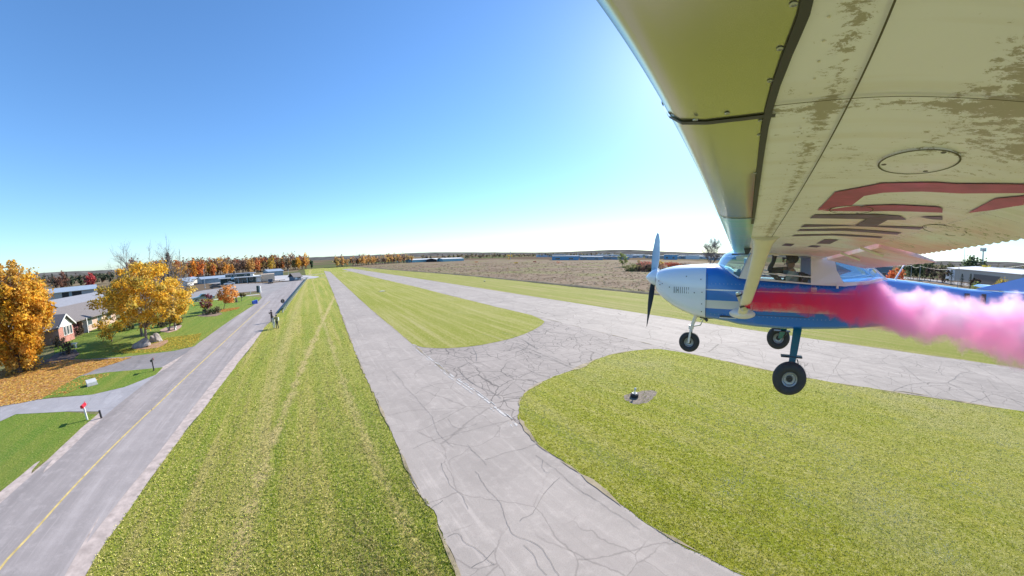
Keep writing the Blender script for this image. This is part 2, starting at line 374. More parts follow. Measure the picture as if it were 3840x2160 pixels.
# ditch: a low earth bank of dark stubble along the field edge
mb = MB()
dl = smooth_path(DITCH, 14); rows = []
for i, p in enumerate(dl):
    a = Vector(dl[max(i - 1, 0)]); q = Vector(dl[min(i + 1, len(dl) - 1)]); d = (q - a).normalized(); nv = Vector((-d.y, d.x)); w_ = mnoise.noise(Vector((p[0] * .2, p[1] * .2, 0)))
    rows.append([(p[0] + nv.x * s_, p[1] + nv.y * s_, z_) for s_, z_ in ((-1.2 - .3 * w_, .02), (-.5, .28 + .25 * w_), (.2 + .3 * w_, .38 + .2 * w_), (.9 + .5 * w_, .02))])
mb.grid(rows)
struct('field_bank', mb, M('bank_soil', (.115, .095, .055), 1, var=.45, vs=.8, bm=1.0), True)

# tussocks and dead weeds over the dry field
def scrub(name, n, seed):
    rs = np.random.RandomState(seed); d_ = 50 * (6.5 ** rs.rand(n * 4)); az = np.radians(rs.uniform(8, 100, n * 4)); X = d_ * np.sin(az); Y = d_ * np.cos(az); xd = np.interp(Y, [-95, -30, 38, 95, 140, 203, 350], [83, 73, 66, 64, 62, 56, 42]); k = X > xd; X, Y = X[k][:n], Y[k][:n]; n = len(X); B = 5
    s_ = rs.uniform(.25, .75, n) * (.7 + np.hypot(X, Y) / 260); X = np.repeat(X, B) + rs.normal(0, .45, n * B) * np.repeat(s_, B); Y = np.repeat(Y, B) + rs.normal(0, .25, n * B); m = n * B; sz = np.repeat(s_, B) * rs.uniform(.5, 1.2, m); th = rs.uniform(0, 6.28, m)
    V = np.zeros((m, 3, 3)); V[:, 0, 0] = X - np.cos(th) * sz * .45; V[:, 0, 1] = Y - np.sin(th) * sz * .45; V[:, 1, 0] = X + np.cos(th) * sz * .45; V[:, 1, 1] = Y + np.sin(th) * sz * .45; V[:, 0, 2] = V[:, 1, 2] = .02; V[:, 2, 0] = X + rs.normal(0, .2, m); V[:, 2, 1] = Y + rs.normal(0, .2, m); V[:, 2, 2] = sz * .32
    me = bpy.data.meshes.new(name); me.vertices.add(m * 3); me.vertices.foreach_set('co', V.reshape(-1)); me.loops.add(m * 3); me.loops.foreach_set('vertex_index', np.arange(m * 3, dtype=np.int32)); me.polygons.add(m); me.polygons.foreach_set('loop_start', np.arange(0, m * 3, 3, dtype=np.int32)); me.update(calc_edges=True)
    cols = np.array([(.34, .24, .15), (.40, .30, .19), (.29, .20, .13), (.48, .38, .24), (.30, .28, .13), (.36, .25, .16)]); C_ = np.repeat(cols[rs.randint(0, 6, n)], B, axis=0) * rs.uniform(.8, 1.3, (m, 1)); ca = me.color_attributes.new('tint', 'FLOAT_COLOR', 'POINT'); ca.data.foreach_set('color', np.repeat(np.c_[C_, np.ones(m)], 3, axis=0).reshape(-1)); me.materials.append(leaf_mat('dead_weeds', .2))
    o = bpy.data.objects.new(name, me); scene.collection.objects.link(o); return tag(o, kind='stuff')
scrub('dry_field_weeds', 5200, 5)
# lawns and yards west of the road
lawn = wobble([(-13.9, -30)] + GL([(0, 1860), (0, 1840)]) + [(-60, -30)], 1, .1)
sheet('meadow', [(-14, -60), (-14, 20), (-12, 60), (-10, 110), (-60, 118), (-160, 190), (-260, 330), (-420, 300), (-420, -60)], .008, M_fieldg)
sheet('yard_lawn', wobble([(-15.9, -30)] + GL(ZA((0, 735), (230, 590), (390, 480), (720, 200), (822, 122), (540, 95), (130, 115), (0, 175))) + [(-34, 26), (-60, 22), (-60, -30)], .8, .05, 1), .014, M_lawn)
big_lawn = GL(Z1((1565, 900), (1700, 800), (1900, 660), (2060, 555), (2105, 505), (1990, 495), (1700, 520), (1530, 535), (1480, 575), (1350, 600), (900, 700), (560, 850), (440, 900), (440, 1000), (700, 1003), (1000, 985), (1200, 962), (1400, 937)))
sheet('front_lawn', wobble(big_lawn, 1.0, .1, 2), .018, M_lawn)
sheet('lawn_patch', wobble(GL(Z1((1312, 1070), (1255, 1130), (1000, 1230), (740, 1290), (420, 1310), (330, 1330), (480, 1230), (650, 1140), (850, 1112), (1100, 1090))), .6, .05, 4), .030, M_lawn)

# road, shoulders, drives
sheet('road_shoulder', wobble([(-17.9, -30)] + [(p[0] - .75, p[1]) for p in road_l[1:int(len(road_l) * .5)]] + [(-12.5, 50), (-11, 90)] + list(reversed(gr_edge)) + [(-7.9, -30)], 1.0, .07, 9), .022, M_gravel)
sheet('road', road_l + [(-7.6, 150), (-3.2, 158)] + list(reversed(road_r)), .026, M_road)
lot = GL(ZF((480, 640), (700, 590), (820, 575), (1000, 545), (1100, 500), (1400, 482), (1740, 478), (2260, 432), (2368, 402), (2320, 445), (1960, 800), (1900, 760), (1700, 800), (1620, 690), (1590, 600), (1250, 628), (850, 680), (480, 720)))
sheet('car_park', lot, .024, M_lot)
sheet('apron', [(-40, 172), (-24, 166), (-6, 160), (-3, 165), (2, 168), (4, 182), (-2, 200), (-14, 222), (-60, 230), (-60, 190)], .028, M('apron_concrete', (.40, .38, .37), .9, var=.1, vs=.3))
sheet('driveway', wobble(GL(Z1((1620, 855), (1565, 900), (1400, 937), (1200, 962), (1000, 985), (700, 1003), (440, 1003), (0, 1120), (0, 1400), (330, 1330), (480, 1230), (650, 1140), (850, 1112), (1100, 1090), (1312, 1070), (1420, 1062))), 1, .03, 6), .020, M_drive)
sheet('side_driveway', wobble(GL(Z1((1330, 1075), (1255, 1130), (1000, 1230), (740, 1290), (300, 1330), (0, 1395)) + ZA((0, 175), (130, 115), (540, 95), (800, 95), (828, 150), (1000, 30))), 1, .03, 8), .0245, M_conc)
# leaf litter on the drive and under the trees
mt, nt, b = newmat('fallen_leaves')
c = mix(nt, ramp(nt, noise(nt, 2.5, 6, .8, stretch=(1, 1, 1)), [(.36, 0), (.64, 1)]), (.20, .085, .03), (.52, .27, .08))
c = mix(nt, ramp(nt, noise(nt, .5, 4, .7), [(.4, 0), (.7, .7)]), c, (.44, .22, .10))
c = mix(nt, ramp(nt, noise(nt, 9, 4, .8), [(.52, 0), (.66, .6)]), c, (.62, .38, .14))
L(nt, c, b.inputs['Base Color']); b.inputs['Roughness'].default_value = .95; bump(nt, b, noise(nt, 9, 4, .8), .8, .05)
M_leaflit = mt
leafp = GL(Z1((0, 1105), (200, 1060), (500, 1010), (800, 1005), (1060, 990), (980, 1020), (760, 1090), (640, 1140), (480, 1230), (330, 1328), (0, 1385)))
sheet('fallen_leaves', wobble([(-60, 30), (-60, 40)] + leafp, .5, .25, 12), .034, M_leaflit, 'stuff')
def litter(poly, n, cols, s, z, name, seed):
    rnd = random.Random(seed); xs = [p[0] for p in poly]; ys = [p[1] for p in poly]; mb = MB(); k = 0
    def inside(x, y):
        r = False
        for i in range(len(poly)):
            (x1, y1), (x2, y2) = poly[i - 1][:2], poly[i][:2]
            if (y1 > y) != (y2 > y) and x < (x2 - x1) * (y - y1) / (y2 - y1) + x1: r = not r
        return r
    cx, cy = sum(xs) / len(xs), sum(ys) / len(ys)
    while k < n:
        x = rnd.uniform(min(xs), max(xs)); y = rnd.uniform(min(ys), max(ys))
        if not inside(x, y): continue
        k += 1; mb.col = rnd.choice(cols); a = rnd.uniform(0, 6.28); ss = s * rnd.uniform(.6, 1.4); t = rnd.uniform(0, .04)
        mb.face([(x + math.cos(a + i * 1.57) * ss, y + math.sin(a + i * 1.57) * ss, z + t * (i % 2)) for i in range(4)])
    return tag(mb.build(name, M_leafcol), kind='stuff')
M_leafcol = leaf_mat('fallen_leaf_colours', .1)
ORG = [(.48, .24, .05), (.55, .32, .06), (.40, .17, .04), (.60, .40, .10)]
litter(GL(Z1((1130, 900), (1350, 830), (1620, 795), (1600, 850), (1540, 905), (1300, 945), (1000, 960), (900, 940))), 5200, [(.36, .34, .05), (.52, .36, .05), (.60, .42, .06), (.3, .3, .04)], .075, .022, 'yellow_leaves_on_lawn', 3)
litter(GL(Z1((1760, 605), (1930, 583), (1915, 600), (1810, 622), (1700, 625))), 1500, [(.6, .25, .05), (.55, .3, .08)], .10, .022, 'orange_leaves_on_lawn', 4)
litter(leafp, 6500, ORG, .10, .036, 'fallen_leaves_loose', 5)
litter(GL(Z1((330, 1300), (700, 1130), (900, 1120), (740, 1200), (520, 1290))), 350, ORG, .08, .034, 'leaves_on_lawn_patch', 6)

# airfield pavements
sheet('taxiway', wobble(wobble(TL, 1.4, .16, 11, False), .25, .10, 13, False) + list(reversed(TR)), .030, M_taxi)
sheet('runway', wobble(RN, 1.6, .12, 21, False) + wobble(list(reversed(RF)), 1.6, .10, 22, False), .026, M_run)
sheet('taxiway_link', [(6.5, -20), (6.5, 10), (8.6, 12), (9.0, 40), (20, 41), (29, 40), (29, -20)], .022, M_conn)
ISA = wobble(GL([(1546.5, 1290.9)] + [(1469.2, 1226), (1380.9, 1151.5), (1276, 1054.9), (1237.4, 1019)]), 1.5, .08, 31, False) + wobble(GL([(1325.7, 1020.4), (1414, 1042.5), (1565.8, 1077), (1690, 1110), (1994, 1182.6)]), 1.5, .15, 32, False) + \
      wobble(smooth_path(GL([(1994, 1182.6), (2034, 1201), (2037, 1213.7), (1993.8, 1241.6), (1919, 1269.6), (1807.5, 1294), (1683, 1307), (1590, 1303.7), (1546.5, 1290.9)]), 4), .7, .05, 33, False)
sheet('grass_island', ISA, .038, grass_mat('grass_median', (.225, .25, .02), (.31, .30, .05), (.42, .36, .17), .6, .5, 0, 1.0, .35))
ISB = smooth_path(GL([(2793, 2160), (2571, 2050), (2428.6, 1964), (2307, 1878.6), (2178.6, 1778.6), (2036, 1686), (2000, 1650), (1955.5, 1585), (1946.6, 1549), (1949.6, 1502), (1973, 1472), (2014, 1446), (2071, 1414), (2164, 1382), (2250, 1343), (2343, 1321), (2443, 1310.7), (2500, 1314), (2643, 1339.3), (3021, 1417.9), (3357, 1471.4), (3835.7, 1544.3)]), 4)
ISBp = [G((2990, 2300))] + wobble(wobble(ISB, .9, .12, 41, False), .22, .09, 43, False) + [(30.6, -60), (12, -60)]
sheet('grass_island_near', ISBp, .038, M_island)
# real tufts of grass where the turf is close to the camera
def tufts(name, poly, n, seed, cols, h0, near=85, pal=((.46, .38, .17), .8), spots=()):
    rs = np.random.RandomState(seed); P = np.array([q[:2] for q in poly]); lo = P.min(0); hi = P.max(0)
    lo = np.maximum(lo, -near); hi = np.minimum(hi, near * 1.3); K = int(n * 7)
    r_ = 6.5 * (near / 6.5) ** rs.rand(K); a_ = np.radians(rs.uniform(-75, 150, K)); X = r_ * np.sin(a_); Y = r_ * np.cos(a_)
    ins = np.zeros(K, bool)
    for i in range(len(P)):
        (x1, y1), (x2, y2) = P[i - 1], P[i]
        with np.errstate(divide='ignore', invalid='ignore'): cr = ((y1 > Y) != (y2 > Y)) & (X < (x2 - x1) * (Y - y1) / (y2 - y1) + x1)
        ins ^= cr
    ins &= rs.rand(K) < (1 - (np.hypot(X, Y) / near) ** .9) * .9
    X, Y = X[ins][:n], Y[ins][:n]; n = len(X); B = 4
    X = np.repeat(X, B); Y = np.repeat(Y, B); r_ = np.hypot(X, Y); m = len(X); s_ = .7 + r_ / 60
    X += rs.normal(0, .035, m) * s_; Y += rs.normal(0, .035, m) * s_; th = rs.uniform(0, 6.28, m); w_ = rs.uniform(.008, .02, m) * s_ * 1.3; h_ = rs.uniform(.5, 1.3, m) * h0 * s_; le = rs.uniform(0, 6.28, m); ld = rs.uniform(.2, .9, m) * h_
    V = np.zeros((m, 3, 3)); V[:, 0, 0] = X - np.cos(th) * w_; V[:, 0, 1] = Y - np.sin(th) * w_; V[:, 1, 0] = X + np.cos(th) * w_; V[:, 1, 1] = Y + np.sin(th) * w_; V[:, 0, 2] = V[:, 1, 2] = .03
    V[:, 2, 0] = X + np.cos(le) * ld; V[:, 2, 1] = Y + np.sin(le) * ld; V[:, 2, 2] = .03 + h_
    me = bpy.data.meshes.new(name); me.vertices.add(m * 3); me.vertices.foreach_set('co', V.reshape(-1)); me.loops.add(m * 3); me.loops.foreach_set('vertex_index', np.arange(m * 3, dtype=np.int32)); me.polygons.add(m); me.polygons.foreach_set('loop_start', np.arange(0, m * 3, 3, dtype=np.int32)); me.update(calc_edges=True)
    C_ = np.array(cols)[rs.randint(0, len(cols), m)] * rs.uniform(.95, 1.65, (m, 1))
    f = np.zeros(m)
    for k in range(14): fx, fy, ph = rs.normal(0, 2.6), rs.normal(0, .16), rs.uniform(0, 6.28); f += np.sin(X * fx + Y * fy + ph + 1.3 * np.sin(Y * .23 + k))
    for k in range(8): fx, fy, ph = rs.normal(0, .9), rs.normal(0, .9), rs.uniform(0, 6.28); f += np.sin(X * fx + Y * fy + ph)
    f = np.clip((f / 4.0 - .25) * 1.2, 0, 1) * pal[1]
    for (sx, sy, ra, rb, sa) in spots: g_ = np.exp(-(((X - sx) / ra) ** 2 + ((Y - sy) / rb) ** 2) * 1.2) * sa; f = np.maximum(f, g_ * rs.uniform(.4, 1.3, m))
    f = np.clip(f, 0, .95)[:, None]; C_ = C_ * (1 - f) + np.array(pal[0]) * rs.uniform(.7, 1.4, (m, 1)) * f; ca = me.color_attributes.new('tint', 'FLOAT_COLOR', 'POINT'); ca.data.foreach_set('color', np.repeat(np.c_[C_, np.ones(m)], 3, axis=0).reshape(-1)); me.materials.append(M_leafcol)
    o = bpy.data.objects.new(name, me); scene.collection.objects.link(o); return tag(o, kind='stuff')
tufts('grass_tufts', [(-7.6, -20)] + list(gr_edge)[:9] + [(-3, 60), (4, 60)] + list(reversed([p for p in TL if p[1] < 60])), 42000, 1, [(.26, .31, .035), (.34, .35, .06), (.45, .40, .13), (.21, .28, .02), (.54, .47, .20)], .045)
tufts('grass_tufts_island', ISBp, 42000, 2, [(.33, .34, .015), (.41, .385, .03), (.46, .41, .09), (.25, .28, .012), (.54, .48, .20)], .04, 85, ((.62, .60, .46), .4), [(*G(ZC(q)[0]), ra, rb, .9) for q, ra, rb in (((1400, 500), 1.6, 1.3), ((1290, 410), 1.2, 1.0), ((1000, 470), .8, .5), ((1050, 800), 1.2, .9), ((1650, 660), 1.6, 1.2), ((2250, 780), 2.2, 2.0), ((1850, 900), 2.4, 1.6), ((1400, 850), 1.2, .8), ((1650, 320), 1.6, .8), ((2500, 600), 2.0, 1.4), ((2150, 1150), 1.0, .9))])
# broken white edge line between taxiway and link, dark crumbled edge
mb = MB()
ln = GL([(1549, 1292), (1593.5, 1329.7), (1682.5, 1400.9), (1771.5, 1463), (1854.6, 1528.5), (1940, 1598)])
rnd = random.Random(5)
for off, thr, wd in ((.0, -.12, .075), (-.27, .02, .045), (.16, .16, .03)):
    sp_ = smooth_path(ln, 60)
    for a, c2 in zip(sp_[:-1], sp_[1:]):
        k_ = mnoise.noise(Vector((a[0] * 1.3, a[1] * 1.3, off * 9))) + .5 * mnoise.noise(Vector((a[0] * 7, a[1] * 7, off)))
        if k_ < thr: continue
        d = (Vector(c2) - Vector(a)).normalized(); nv = Vector((-d.y, d.x)); o_ = off + .03 * mnoise.noise(Vector((a[0] * 3, a[1] * 3, 1))); w_ = wd * min(1, .35 + (k_ - thr) * 3)
        mb.sheet([Vector(a) + nv * (o_ - w_), Vector(c2) + nv * (o_ - w_), Vector(c2) + nv * (o_ + w_), Vector(a) + nv * (o_ + w_)], .042)
mb.build('edge_line', M('worn_line_paint', (.46, .43, .40), .8, var=.2, vs=6))['kind'] = 'structure'
# long cracks traced on the pavements
def crack(mb, px, w_=.035, z=.044, seed=0):
    p = wobble(wobble(smooth_path(GL(px), 3), .5, .10, seed, False), .12, .035, seed + 9, False); rows = []
    for i, q in enumerate(p):
        a = Vector(p[max(i - 1, 0)]); c2 = Vector(p[min(i + 1, len(p) - 1)]); d = (c2 - a).normalized() if (c2 - a).length else Vector((1, 0)); nv = Vector((-d.y, d.x)) * w_ * (.55 + .6 * abs(mnoise.noise(Vector((q[0] * 1.7, q[1] * 1.7, seed)))))
        rows.append([(q[0] + nv.x, q[1] + nv.y, z), (q[0] - nv.x, q[1] - nv.y, z)])
    mb.grid(rows[::-1])
mb = MB()
TC = [ZB((620, 415), (740, 440), (900, 408), (1060, 398), (1240, 392), (1440, 390), (1560, 420)), ZB((930, 650), (1040, 600), (1180, 560), (1380, 510), (1560, 465)), ZB((790, 150), (900, 280), (1010, 400), (1100, 560), (1180, 640)),
      ZB((1320, 790), (1380, 880), (1480, 1000), (1520, 1120), (1560, 1190), (1680, 1240), (1760, 1320), (1850, 1449)), ZB((1100, 740), (1150, 880), (1230, 950), (1275, 1030)), ZB((1850, 830), (1740, 960), (1690, 1060), (1600, 1105)), ZB((1640, 1250), (1700, 1340), (1770, 1449)),
      ZB((1700, 690), (1830, 780), (1960, 900), (2100, 990), (2359, 1160)), ZB((1155, 455), (1180, 510), (1250, 520), (1330, 490)), ZB((1740, 720), (1760, 790), (1790, 800)), ZB((1150, 1210), (1210, 1185), (1260, 1250), (1330, 1290), (1440, 1380)), ZB((700, 300), (760, 290)),
      ZB((1040, 1020), (1115, 975)), ZB((1300, 1400), (1400, 1330), (1440, 1290)), ZB((1270, 620), (1390, 750)), ZB((1380, 720), (1560, 660), (1720, 610)), ZB((660, 130), (760, 105)), ZB((690, 225), (850, 200), (980, 200))]
for i, t in enumerate(TC): crack(mb, t, .009, .046, i)
LC = [ZB((1580, 0), (1700, 60), (1830, 95), (1960, 150)), ZB((1210, 150), (1240, 120), (1290, 100)), ZB((1210, 150), (1260, 200), (1330, 250), (1420, 290), (1480, 330)), ZB((1300, 5), (1325, 50), (1325, 95)), ZB((1480, 350), (1600, 320)), ZB((1380, 215), (1530, 170)), ZB((1520, 180), (1560, 195)),
      Z4((1300, 570), (1420, 600), (1560, 650), (1680, 700), (1840, 770)), Z4((1420, 560), (1520, 590), (1640, 660)), Z4((1560, 540), (1700, 575), (1760, 580)), Z4((1640, 500), (1750, 520), (1900, 560), (2000, 590)), Z4((1720, 460), (1840, 450)), Z4((1540, 600), (1620, 650)), Z4((1840, 600), (1960, 570)), Z4((1980, 600), (2080, 640), (2190, 660)),
      ZB((1040, 45), (1130, 30), (1200, 35)), ZB((1700, 80), (1780, 60), (1860, 90)), ZB((1640, 140), (1700, 170), (1790, 200))]
for i, t in enumerate(LC): crack(mb, t, .022, .046, 50 + i)
RC = [ZC((1925, 155), (1990, 215), (2060, 260), (2175, 260), (2240, 215), (2290, 200), (2240, 170), (2190, 155)), ZC((2060, 260), (1960, 275), (1890, 305)), ZC((2175, 262), (2260, 305), (2360, 365)), ZC((2380, 240), (2410, 275), (2440, 300)), ZC((2030, 285), (2090, 330)), ZC((1840, 225), (1950, 275)), ZC((1070, 90), (1100, 120), (1170, 145)), ZC((1590, 190), (1610, 230), (1660, 260)),
      ZC((1730, 250), (1820, 290)), ZC((2480, 325), (2576, 390)), ZC((1200, 95), (1210, 160)), ZC((1440, 240), (1700, 215), (1830, 235)), Z4((1340, 385), (1480, 370), (1600, 350)), Z4((1660, 470), (1840, 450)), Z4((900, 215), (1000, 245), (1100, 240))]
for i, t in enumerate(RC): crack(mb, t, .020, .046, 90 + i)
tag(mb.build('pavement_cracks', M_crack), kind='structure')
# crumbled dark edges beside the pavements
mb = MB()
for path, z, w_ in ((ISB, .050, .26), (TR[-26:], .048, .12), (TL, .048, .16), (smooth_path(RN, 8), .048, .16), (smooth_path(RF, 8), .048, .14)):
    p = wobble(path, .5, .10, 77, False); rows = []
    for i, q in enumerate(p):
        a = Vector(p[max(i - 1, 0)]); c2 = Vector(p[min(i + 1, len(p) - 1)]); d = (c2 - a).normalized() if (c2 - a).length else Vector((1, 0)); k = max(0.0, mnoise.noise(Vector((q[0] * .35, q[1] * .35, 3))) + .12 + .5 * mnoise.noise(Vector((q[0] * 2.5, q[1] * 2.5, 6)))); nv = Vector((-d.y, d.x)) * w_ * k
        rows.append([(q[0] + nv.x, q[1] + nv.y, z), (q[0] - nv.x, q[1] - nv.y, z)])
    mb.grid(rows[::-1])
tag(mb.build('crumbled_edges', M_edgedirt), kind='structure')
# road markings
mb = MB(); yl = [(-13.2, -30), (-13.15, -10)] + smooth_path(YL + [G((1012, 1130))], 8)
for a, c2 in zip(yl[:-1], yl[1:]):
    d = (Vector(c2) - Vector(a)).normalized(); nv = Vector((-d.y, d.x)) * .06
    mb.sheet([Vector(a) - nv, Vector(c2) - nv, Vector(c2) + nv, Vector(a) + nv], .032)
    if False:
        o_ = nv * 5; mb.sheet([Vector(a) - nv + o_, Vector(c2) - nv + o_, Vector(c2) + nv + o_, Vector(a) + nv + o_], .032)
tag(mb.build('road_centre_line', M_yel), kind='structure')
mb = MB()
def strip(pts, w_, z):
    p = smooth_path(pts, 3)
    for a, c2 in zip(p[:-1], p[1:]):
        d = (Vector(c2) - Vector(a)).normalized(); nv = Vector((-d.y, d.x)) * w_
        mb.sheet([Vector(a) - nv, Vector(c2) - nv, Vector(c2) + nv, Vector(a) + nv], z)
strip(GL(ZF((510, 778), (850, 745), (1590, 655))), .8, .034)
tag(mb.build('footpath', M('path_concrete', (.5, .48, .46), .9)), kind='structure')
mb = MB(); strip(GL(ZD((560, 340), (810, 322))), 1.0, .034); strip(GL(ZD((520, 300), (790, 275))), 1.4, .034); strip(GL(ZD((880, 268), (1150, 243))), 1.8, .034)
strip(GL(ZD((1040, 215), (1180, 225), (1500, 205))), 1.5, .034)
tag(mb.build('cross_taxiways', M_lot), kind='structure')
sheet('planting_bed_soil', wobble(smooth_path(GL(Z1((1050, 915), (1090, 885), (1150, 880), (1230, 880), (1340, 850), (1350, 865), (1290, 905), (1200, 920), (1100, 925), (1050, 915))), 3), .4, .1, 4), .040, M('mulch', (.34, .20, .13), .95, var=.35, vs=2, bm=.6))
sheet('bed_soil', wobble(GL(Z1((1290, 770), (1330, 750), (1465, 728), (1460, 745), (1420, 775), (1360, 790), (1300, 785))), .5, .12, 5), .036, M('bed_gravel', (.40, .27, .22), .95, var=.25, vs=2, bm=.5))
sheet('shrub_bed_soil', wobble(GL(Z1((1580, 655), (1630, 640), (1760, 622), (1790, 640), (1740, 657), (1640, 662))), .5, .12, 6), .036, M('bed_soil', (.22, .15, .10), .95, var=.35, vs=2, bm=.5))
sheet('dark_bed_soil', wobble(GL(Z1((100, 1085), (200, 1050), (400, 1000), (440, 960), (600, 920), (640, 960), (600, 1000), (420, 1040), (200, 1075))), .5, .15, 7), .040, M('dark_mulch', (.10, .07, .06), .95, var=.4, vs=2, bm=.6))

# hills on the skyline
M_hill = M('wooded_hills', (.12, .115, .105), 1, var=.45, vs=.012, spec=0)
mb = MB(); rows = [[], [], [], []]
for i in range(220):
    az = R_(-75 + i * 1.0); 
    d0 = 2500 + 500 * math.sin(i * .13)
    h = 27 + 6 * math.sin(i * .21) + 10 * mnoise.noise(Vector((i * .09, 0, 0))) + 3 * mnoise.noise(Vector((i * .9, 0, 4)))
    if i < 60: h *= .8
    for k, (f, hh) in enumerate(((1, -2), (1.15, h * .75), (1.3, h), (1.6, -8))):
        rows[k].append((math.sin(az) * d0 * f, math.cos(az) * d0 * f, hh))
mb.grid(rows); struct('hills', mb, M_hill, True)

# ================================================================== TREES AND SHRUBS
M_leaf = leaf_mat('foliage'); M_bark = M('bark', (.16, .12, .095), .9, var=.3, vs=6, bm=.6); M_twig = M('grey_twigs', (.20, .165, .15), .9, var=.3)
M_dbark = M('dark_bark', (.10, .08, .065), .9, var=.3, vs=6, bm=.5)
def leaf_cloud(mb, rnd, C_, R, n, size, cols, clumps=40, flat=1.0, shell=.45, col_z=None, spread=.16):
    cs = []
    for i in range(clumps):
        v_ = Vector((rnd.gauss(0, 1), rnd.gauss(0, 1), rnd.gauss(0, 1))).normalized() * (rnd.uniform(shell, 1) ** .7)
        cs.append(Vector((C_[0] + v_.x * R[0], C_[1] + v_.y * R[1], C_[2] + v_.z * R[2])))
    cc = [rnd.choice(cols) for _ in cs]; k_ = [rnd.uniform(.6, 1.3) for _ in cs]
    for i in range(n):
        j = rnd.randrange(clumps); c_ = cs[j]
        sp = spread * k_[j]
        gs = [max(-1.7, min(1.7, rnd.gauss(0, 1))) for _ in range(3)]; p = Vector((c_.x + gs[0] * R[0] * sp, c_.y + gs[1] * R[1] * sp, c_.z + gs[2] * R[2] * sp * flat))
        col = cc[j] if rnd.random() < .75 else rnd.choice(cols)
        f = rnd.uniform(.8, 1.2); mb.col = (col[0] * f, col[1] * f, col[2] * f)
        a = Vector((rnd.gauss(0, 1), rnd.gauss(0, 1), rnd.gauss(0, .6))).normalized(); b_ = a.cross(Vector((rnd.gauss(0, 1), rnd.gauss(0, 1), rnd.gauss(0, 1)))).normalized(); s_ = size * rnd.uniform(.6, 1.35)
        mb.face([p + a * s_, p + b_ * s_ * .7, p - a * s_, p - b_ * s_ * .7])
    return cs
def limbs(mb, rnd, base, fork, targets, r0):
    base = Vector(base); fork = Vector(fork)
    mid = base.lerp(fork, .5) + Vector((rnd.uniform(-.1, .1), rnd.uniform(-.1, .1), 0)) * r0 * 3
    mb.tube([base - Vector((0, 0, .1)), base + Vector((0, 0, .15)), mid, fork], [r0 * 1.5, r0 * 1.1, r0 * .9, r0 * .8], 8)
    for t in targets:
        t = Vector(t); s_ = base.lerp(fork, rnd.uniform(.82, 1)); m1 = s_.lerp(t, .4) + Vector((rnd.uniform(-.1, .1), rnd.uniform(-.1, .1), rnd.uniform(-.02, .18))) * (t - s_).length
        mb.tube([s_, m1, t], [r0 * .45, r0 * .28, r0 * .06], 5, False)
def tree(name, label, base, ctr, R, cols, n=1500, size=.3, r0=.2, clumps=40, group=None, seed=1, twigs=0, bark=None, flat=1.0, shell=.4, cat='tree', fork=.35, nl=12, spread=.16):
    rnd = random.Random(seed); e_ = empty(name, (base[0], base[1], 0), 0, label, cat, group)
    c_ = Vector(ctr) - Vector((base[0], base[1], 0)); mb = MB(); cs = leaf_cloud(mb, rnd, c_, R, n, size, cols, clumps, flat, shell, spread=spread)
    mb.build('crown', M_leaf, e_)
    mb = MB(); fk = Vector((c_.x * .3, c_.y * .3, max(.3, c_.z - R[2]) * .75 + c_.z * .25 * fork))
    limbs(mb, rnd, (0, 0, 0), fk, rnd.sample(cs, min(nl, len(cs))), r0)
    for i in range(twigs):
        a = rnd.uniform(0, 6.28); rr = rnd.uniform(.1, .95); s_ = Vector((c_.x + math.cos(a) * R[0] * rr * .7, c_.y + math.sin(a) * R[1] * rr * .7, c_.z + R[2] * .3))
        q = s_ + Vector((math.cos(a) * rr * .4, math.sin(a) * rr * .4, 1)) * R[2] * rnd.uniform(.3, .6)
        mb.tube([s_, s_.lerp(q, .5) + Vector((rnd.uniform(-.2, .2), rnd.uniform(-.2, .2), 0)), q], [.045, .03, .012], 4, False)
        for k in range(4):
            t0 = s_.lerp(q, rnd.uniform(.2, .8)); t1 = t0 + Vector((rnd.uniform(-1, 1), rnd.uniform(-1, 1), rnd.uniform(.4, 1.2))) * R[2] * .22
            mb.tube([t0, t1], [.022, .008], 3, False)
    mb.build('trunk', bark or M_bark, e_); return e_
def bare_tree(name, label, base, h, w_, seed=1, group=None, r0=.16, dens=1.0, mat=None, lean=0):
    rnd = random.Random(seed); e_ = empty(name, (base[0], base[1], 0), 0, label, 'tree', group); tr = MB(); cr = MB()
    tr.tube([(0, 0, -.1), (.02, 0, h * .2), (lean * .3, 0, h * .45), (lean * .5, .1, h * .75)], [r0 * 1.3, r0, r0 * .7, r0 * .25], 7)
    def br(p, d, ln, r, lv):
        q = p + d * ln; m_ = p.lerp(q, .5) + Vector((rnd.gauss(0, .05), rnd.gauss(0, .05), rnd.gauss(0, .03))) * ln
        cr.tube([p, m_, q], [r, r * .7, r * .35], 4 if lv < 2 else 3, False)
        if lv >= 3: return
        for i in range(int((4, 4, 3)[lv] * dens)):
            t = rnd.uniform(.3, 1); nd = (d + Vector((rnd.gauss(0, .55), rnd.gauss(0, .55), rnd.gauss(.18, .35)))).normalized()
            br(p.lerp(q, t), nd, ln * rnd.uniform(.4, .68), r * .5, lv + 1)
    for i in range(int(9 * dens) + 2):
        z = h * rnd.uniform(.18, .7); a = rnd.uniform(0, 6.28); up = rnd.uniform(.6, 1.6)
        br(Vector((lean * z / h * .6, 0, z)), Vector((math.cos(a) * w_ / h * 1.6, math.sin(a) * w_ / h * 1.6, up)).normalized(), h * rnd.uniform(.25, .42), r0 * .38, 0)
    tr.build('trunk', mat or M_twig, e_); cr.build('crown', mat or M_twig, e_); return e_
